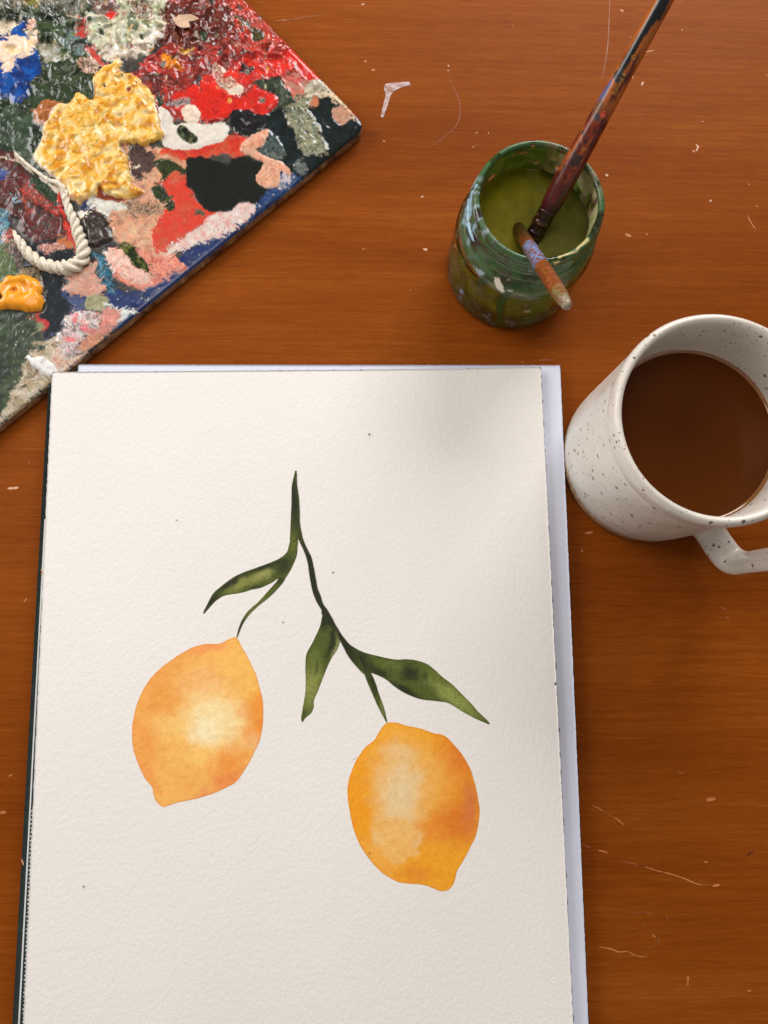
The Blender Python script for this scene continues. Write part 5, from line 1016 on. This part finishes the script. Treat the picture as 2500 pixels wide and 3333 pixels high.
# ------------------------------------------------------------------ brushes
BRM = vpaint('lacquered_handle', strength=.2, bumpd=.0001)
def brush_line(p_w, z_w, p_r, z_r):
    A = at([p_w], z_w)[0]; B = at([p_r], z_r)[0]; d = (B - A) / np.linalg.norm(B - A); return A, B, d
def round_stick(name, P, d, ts, rs, colf, parent, label=None, n=40, glv=.25, step=.0006, caps=True):
    tt_ = resample(np.stack([ts, rs], 1), step); tv, rv = tt_[:, 0], tt_[:, 1]
    n1 = np.cross(d, [0, 0, 1]); n1 /= np.linalg.norm(n1); n2 = np.cross(n1, d)
    th = np.arange(n) * 2 * np.pi / n
    V = P + tv[:, None, None] * d + rv[:, None, None] * (np.cos(th)[None, :, None] * n1 + np.sin(th)[None, :, None] * n2)
    V = V.reshape(-1, 3); q = proj(V); tv2 = np.repeat(tv, n)
    c, g = colf(q[:, 0], q[:, 1], tv2, np.tile(th, len(tv)))
    return mesh_obj(name, V, grid_faces(len(tv), n, True), BRM, parent, True, {'col': np.clip(c, 0, 1), 'gl': g})
def mixp(c, f, colr_): return c * (1 - f[:, None]) + lin(colr_) * f[:, None]
# large brush
A, B, d = brush_line((1734, 775), WZ, (1877, 516), 0.0605)
lt = lambda py: None
def t_at(py, P=A, d=d):
    lo, hi = -.02, .5
    for _ in range(50):
        md = (lo + hi) / 2
        if proj(P + d * md)[0][1] > py: lo = md
        else: hi = md
    return lo
def r_px(t, wpx, P=A, d=d):
    D = (np.array([0, 0, H]) - (P + d * t)); return wpx * np.linalg.norm(D) / F / 2
tfer = t_at(692); tend = min(t_at(-90), .24)
t_bot = -(A[2] - 0.0048) / d[2]
while np.hypot(*(A + d * t_bot - np.array([JX, JY, 0]))[:2]) > .0215: t_bot += .0003
big = thing('paintbrush', tuple(A + d * t_bot), 'long thick paintbrush with a worn dark red handle leaning in the jar', 'paintbrush')
seg = [(692, 52), (660, 59), (600, 64), (520, 63), (450, 60), (380, 56), (300, 53), (200, 50), (100, 48), (0, 46), (-80, 44)]
ts = [t_at(p) for p, _ in seg]; rs = [r_px(t, w_) for t, (_, w_) in zip(ts, seg)]
# handle runs on beyond the picture to a rounded end
ts += [ts[-1] + .03, ts[-1] + .06, ts[-1] + .075, ts[-1] + .078, ts[-1] + .0785]; rs += [rs[-1] * .9, rs[-1] * .8, rs[-1] * .72, rs[-1] * .4, .00002]
tip = None
def cb(xq, yq, t, th):
    u1 = t / .0035; v1 = th * 1.2
    n = fbm(u1 * .25, v1 + 0 * u1, 600, 4); n2 = fbm(u1 * .6, np.cos(th) * 2 + 5, 603, 4)
    c = np.tile(lin((84, 26, 16)), (len(t), 1))
    c = mixp(c, sstep(-.05, .2, n), (128, 48, 20)); c = mixp(c, sstep(.0, .3, n2) * sstep(620, 500, yq), (168, 86, 32)); c = mixp(c, sstep(.2, .35, fbm(u1 * 1.4, v1 * 2, 607, 4)), (40, 24, 30))
    c = mixp(c, sstep(400, 340, yq) * sstep(-.3, .1, n), (176, 96, 34)); c = mixp(c, sstep(620, 700, yq), (58, 18, 24))
    pick = lambda P, cc, j=2, s=630: (lambda sd: sstep(1.2, -1.2, sd))(sdist(P, xq, yq) + fbm(xq / 6, yq / 6, s, 3) * j)
    Z5 = lambda P: px8(P, 1950, 0, 6.32); Z7 = lambda P: px8(P, 1750, 0, 2.949)
    for P, cc, j in ((Z5([(1150, -200), (1450, -200), (1440, 60), (1240, 460), (1180, 430), (860, 860), (540, 1440), (400, 1400), (600, 1080), (830, 700), (1210, 0)]), (22, 24, 26), 1.5),
                     (Z5([(440, 1385), (520, 1440), (510, 1620), (450, 1700), (340, 1715), (290, 1600), (310, 1500)]), (44, 46, 44), 1.5),
                     (Z5([(290, 1560), (200, 1700), (0, 1980), (-60, 2100), (40, 2080), (140, 1960), (240, 1740)]), (92, 92, 132), 2),
                     (Z7([(545, 1010), (600, 940), (640, 1010), (600, 1120), (530, 1180), (520, 1100)]), (118, 72, 46), 4),
                     (Z7([(540, 1110), (590, 1085), (600, 1150), (560, 1170)]), (66, 66, 70), 2),
                     (Z7([(380, 1480), (430, 1490), (400, 1590), (310, 1610), (300, 1590), (330, 1500)]), (62, 42, 40), 3),
                     (Z7([(330, 1540), (350, 1530), (330, 1600), (315, 1605)]), (24, 14, 12), 1)):
        c = mixp(c, pick(P, cc, j), cc)
    return c, np.where(c.sum(1) < .06, .22, .27)
h_ = round_stick('handle', A, d, ts, rs, cb, big)
def cf(xq, yq, t, th):
    n = fbm(t / .002, th * .8, 650, 4); c = np.tile(lin((40, 20, 14)), (len(t), 1)); c = mixp(c, sstep(.0, .3, n), (74, 40, 22)); c = mixp(c, sstep(.3, .45, n), (130, 100, 50))
    return c, np.full(len(t), .2)
rf = r_px(tfer, 55)
fseg = [(t_bot + .013, rf * .72), (tfer - .0215, rf * .80), (tfer - .009, rf * .92), (tfer - .0088, rf * 1.0), (tfer - .0080, rf * 1.02), (tfer - .0074, rf * .95), (tfer - .0052, rf * .95), (tfer - .0046, rf * 1.03), (tfer - .0036, rf * 1.03), (tfer - .003, rf * .97), (tfer + .001, rf * 1.0), (tfer + .0012, rf * .93)]
fseg = [s for i, s in enumerate(fseg) if i == 0 or s[0] > fseg[0][0]]
round_stick('ferrule', A, d, [s[0] for s in fseg], [s[1] for s in fseg], cf, big, step=.0004)
def cbr(xq, yq, t, th): return np.tile(lin((60, 44, 26)), (len(t), 1)), np.full(len(t), .6)
round_stick('bristles', A, d, [t_bot + .0006, t_bot + .002, t_bot + .008, t_bot + .0135], [.0004, rf * .45, rf * .8, rf * .7], cbr, big)
# small orange daub on the handle and gold lettering
def on_handle(t, yoff, lift):
    """point on the handle surface: t along the axis, yoff metres round it from the crest line facing up"""
    n1 = np.cross(d, [0, 0, 1]); n1 /= np.linalg.norm(n1); n2 = np.cross(n1, d)
    r = np.interp(t, ts, rs) + lift; a = yoff / r
    return A + d * t + r * (np.sin(a) * n1 + np.cos(a) * n2)
td = t_at(366); pts = [on_handle(td, .0009, .00025)]
for a in np.arange(10) * math.pi / 5:
    rr = (1 + .18 * math.sin(3 * a + 1)); pts.append(on_handle(td + .0012 * math.cos(a) * rr, .0009 + .0011 * math.sin(a) * rr, .00004))
m = NT('coral_paint'); m.set(Base_Color=m.ramp(m.noise(900, 3), [(.4, (176, 52, 38)), (.6, (214, 104, 84))]), Roughness=.35)
o = mesh_obj('paint_daub', pts, [(0, 1 + k, 1 + (k + 1) % 10) for k in range(10)], m.m, big, True)
m = NT('gold_lettering'); m.set(Base_Color=L4((206, 150, 64)), Roughness=.35, Metallic=.2); GOLD = m.m
def lettering(txt, py0, size, yo, name='lettering'):
    cu = bpy.data.curves.new('lettering', 'FONT'); cu.body = txt; cu.size = size; cu.resolution_u = 2
    to = bpy.data.objects.new('lettering', cu); col.objects.link(to)
    bpy.context.view_layer.update()
    me = bpy.data.meshes.new_from_object(to.evaluated_get(bpy.context.evaluated_depsgraph_get()))
    V = [on_handle(t_at(py0) + v.co.x, yo - v.co.y, .00006) for v in me.vertices]; Fc = [tuple(p.vertices) for p in me.polygons]
    bpy.data.objects.remove(to); bpy.data.curves.remove(cu); bpy.data.meshes.remove(me)
    return mesh_obj(name, V, Fc, GOLD, big, False)
lettering('Round 8', 304, .0021, .0013); lettering('D', 190, .0020, .0012); lettering('. . . .', 166, .0018, .0010); lettering('S', 480, .0020, .0017)
big['group'] = 'paintbrushes standing in the jar'
# small brush
A2 = at([(1690, 752)], WZ)[0]; B2 = at([(1748, 842)], 0.0598)[0]; d2 = (B2 - A2) / np.linalg.norm(B2 - A2)
def t2_at(py):
    lo, hi = -.02, .3
    for _ in range(50):
        md = (lo + hi) / 2
        if proj(A2 + d2 * md)[0][1] < py: lo = md
        else: hi = md
    return lo
tb2 = -(A2[2] - 0.0045) / d2[2]
while np.hypot(*(A2 + d2 * tb2 - np.array([JX, JY, 0]))[:2]) > .0235: tb2 += .0003
small = thing('paintbrush', tuple(A2 + d2 * tb2), 'short thin paintbrush, orange brown with a blue band, on the front rim of the jar', 'paintbrush')
small['group'] = 'paintbrushes standing in the jar'
sg = [(740, 38), (790, 42), (850, 45), (920, 48), (950, 47), (975, 41), (990, 33)]
t2 = [t2_at(p) for p, _ in sg]; r2 = [w_ * np.linalg.norm(np.array([0, 0, H]) - (A2 + d2 * t)) / F / 2 for t, (_, w_) in zip(t2, sg)]
t2 += [t2[-1] + .0012, t2[-1] + .002, t2[-1] + .0023]; r2 += [r2[-1] * .85, r2[-1] * .45, .00002]
def c2f(xq, yq, t, th):
    n = fbm(t / .002, th, 700, 4); c = np.tile(lin((122, 62, 22)), (len(t), 1)); c = mixp(c, sstep(0, .3, n), (150, 84, 36)); c = mixp(c, sstep(800, 750, yq), (70, 44, 12))
    bn = fbm(t / .0012 + np.cos(th) * 1.2, th * 1.1 + t / .002, 705, 3)
    tb_ = (t - t2_at(805)) / (t2_at(868) - t2_at(805))
    c = mixp(c, sstep(-.05, .05, tb_) * sstep(1.05, .95, tb_) * sstep(-.15, .05, bn), (104, 150, 206)) if False else mixp(c, sstep(-.05, .05, tb_) * sstep(1.05, .95, tb_) * sstep(-.05, .1, bn), (104, 150, 206))
    te = (t - t2_at(945)) / (t2_at(985) - t2_at(945))
    c = mixp(c, sstep(0, .3, te) * sstep(-.2, .1, n), (120, 112, 70)); c = mixp(c, sstep(.7, 1, te) * sstep(-.2, .1, bn), (150, 140, 124))
    return c, np.full(len(t), .35)
round_stick('handle', A2, d2, t2, r2, c2f, small)
rf2 = r2[0]
round_stick('ferrule', A2, d2, [tb2 + .010, t2[0] - .0002, t2[0] + .0008], [rf2 * .8, rf2 * 1.02, rf2 * .98], cf, small)
round_stick('bristles', A2, d2, [tb2 + .0004, tb2 + .003, tb2 + .0105], [.0002, rf2 * .6, rf2 * .75], cbr, small)

# ------------------------------------------------------------------ mug of coffee
MX, MY = 0.1245, 0.0662
mug = thing('mug', (MX, MY, 0), 'off white speckled stoneware mug half full of milky coffee, right of the painted sheet', 'mug')
mo_ = np.array([(34.5, 4.6), (36.5, 5.4), (37.1, 7.0), (37.3, 12), (37.4, 30), (37.6, 48), (37.7, 59), (37.55, 61.5), (37.9, 63.5), (38.2, 66.5), (38.1, 68.8), (37.2, 70.2), (36.0, 70.5), (34.9, 69.6), (34.3, 67), (34.0, 60), (33.9, 44), (33.4, 20), (31.5, 8), (26, 5), (0, 4.6)]) * .001
mp_ = resample(chaikin(mo_, 2), .0012)
mv = lathe_v(mp_, MX, MY, 160)
a = np.arctan2(mv[:, 1] - MY, mv[:, 0] - MX); wob = 1 + .006 * perlin(np.cos(a) * 1.3 + 3, np.sin(a) * 1.3 + mv[:, 2] * 18, 88) + .0015 * perlin(mv[:, 2] * 300, np.cos(a) * .8, 89)
mv[:, 0] = MX + (mv[:, 0] - MX) * wob; mv[:, 1] = MY + (mv[:, 1] - MY) * wob
mesh_obj('body', mv, grid_faces(len(mp_), 160, True)[:, ::-1], GLAZE, mug, True)
fp = resample(chaikin(np.array([(0, .9), (27, .9), (28, 0), (34.2, 0), (36.3, .6), (37.0, 2.2), (37.0, 5.4), (36.2, 5.7), (34, 5.5)]) * .001, 1), .001)
mesh_obj('foot_ring', lathe_v(fp, MX, MY, 120), grid_faces(len(fp), 120, True)[:, ::-1], CLAY, mug, True)
CZ = .0440
mesh_obj('coffee', lathe_v(resample([(0, CZ), (.0327, CZ)], .003), MX, MY, 120), grid_faces(12, 120, True)[:, ::-1][:len(resample([(0, CZ), (.0327, CZ)], .003)) * 120 - 120], COFFEE, mug, True)
mp2 = np.array([(.0327, CZ), (.0331, CZ + .00014), (.0335, CZ + .0004), (.0340, CZ + .0010)])
mesh_obj('coffee_rim', lathe_v(mp2, MX, MY, 120), grid_faces(4, 120, True)[:, ::-1], MENI, mug, True)
# strap handle: a square-shouldered loop in a vertical plane
def fdir(z_):
    fa = math.radians(-58 + 5 * (z_ - .014) / .05); return np.array([math.cos(fa), math.sin(fa), 0]), np.array([-math.sin(fa), math.cos(fa), 0])
hp = np.array([(35.5, 63.5), (41, 64.5), (50, 64.5), (54.5, 63), (57, 57), (56.5, 40), (56, 26), (56, 19.5), (53.5, 14.6), (47, 13.6), (40, 14), (35.5, 14.5)]) * .001
hp = chaikin(np.vstack([hp]), 2); hp = resample(hp, .0012)
tn = np.gradient(hp, axis=0); tn /= np.linalg.norm(tn, axis=1)[:, None]; nn = np.stack([tn[:, 1], -tn[:, 0]], 1)
hv = []
nsec = 28; k_ = len(hp)
for i in range(k_):
    e_ = min(i, k_ - 1 - i) / 6; flare = 1 + .28 * max(0, 1 - e_) ** 2
    for j in range(nsec):
        b = 2 * math.pi * j / nsec; ww = .0062 * flare * np.sign(math.cos(b)) * abs(math.cos(b)) ** .55; tk = .0030 * flare * np.sign(math.sin(b)) * abs(math.sin(b)) ** .75
        pr_ = hp[i] + nn[i] * (tk - (.0007 * math.cos(b) ** 2))
        fr, fs = fdir(pr_[1]); hv.append(np.array([MX, MY, 0]) + fr * pr_[0] + fs * ww + np.array([0, 0, pr_[1]]))
mesh_obj('handle', hv, grid_faces(k_, nsec, True), GLAZE, mug, True)
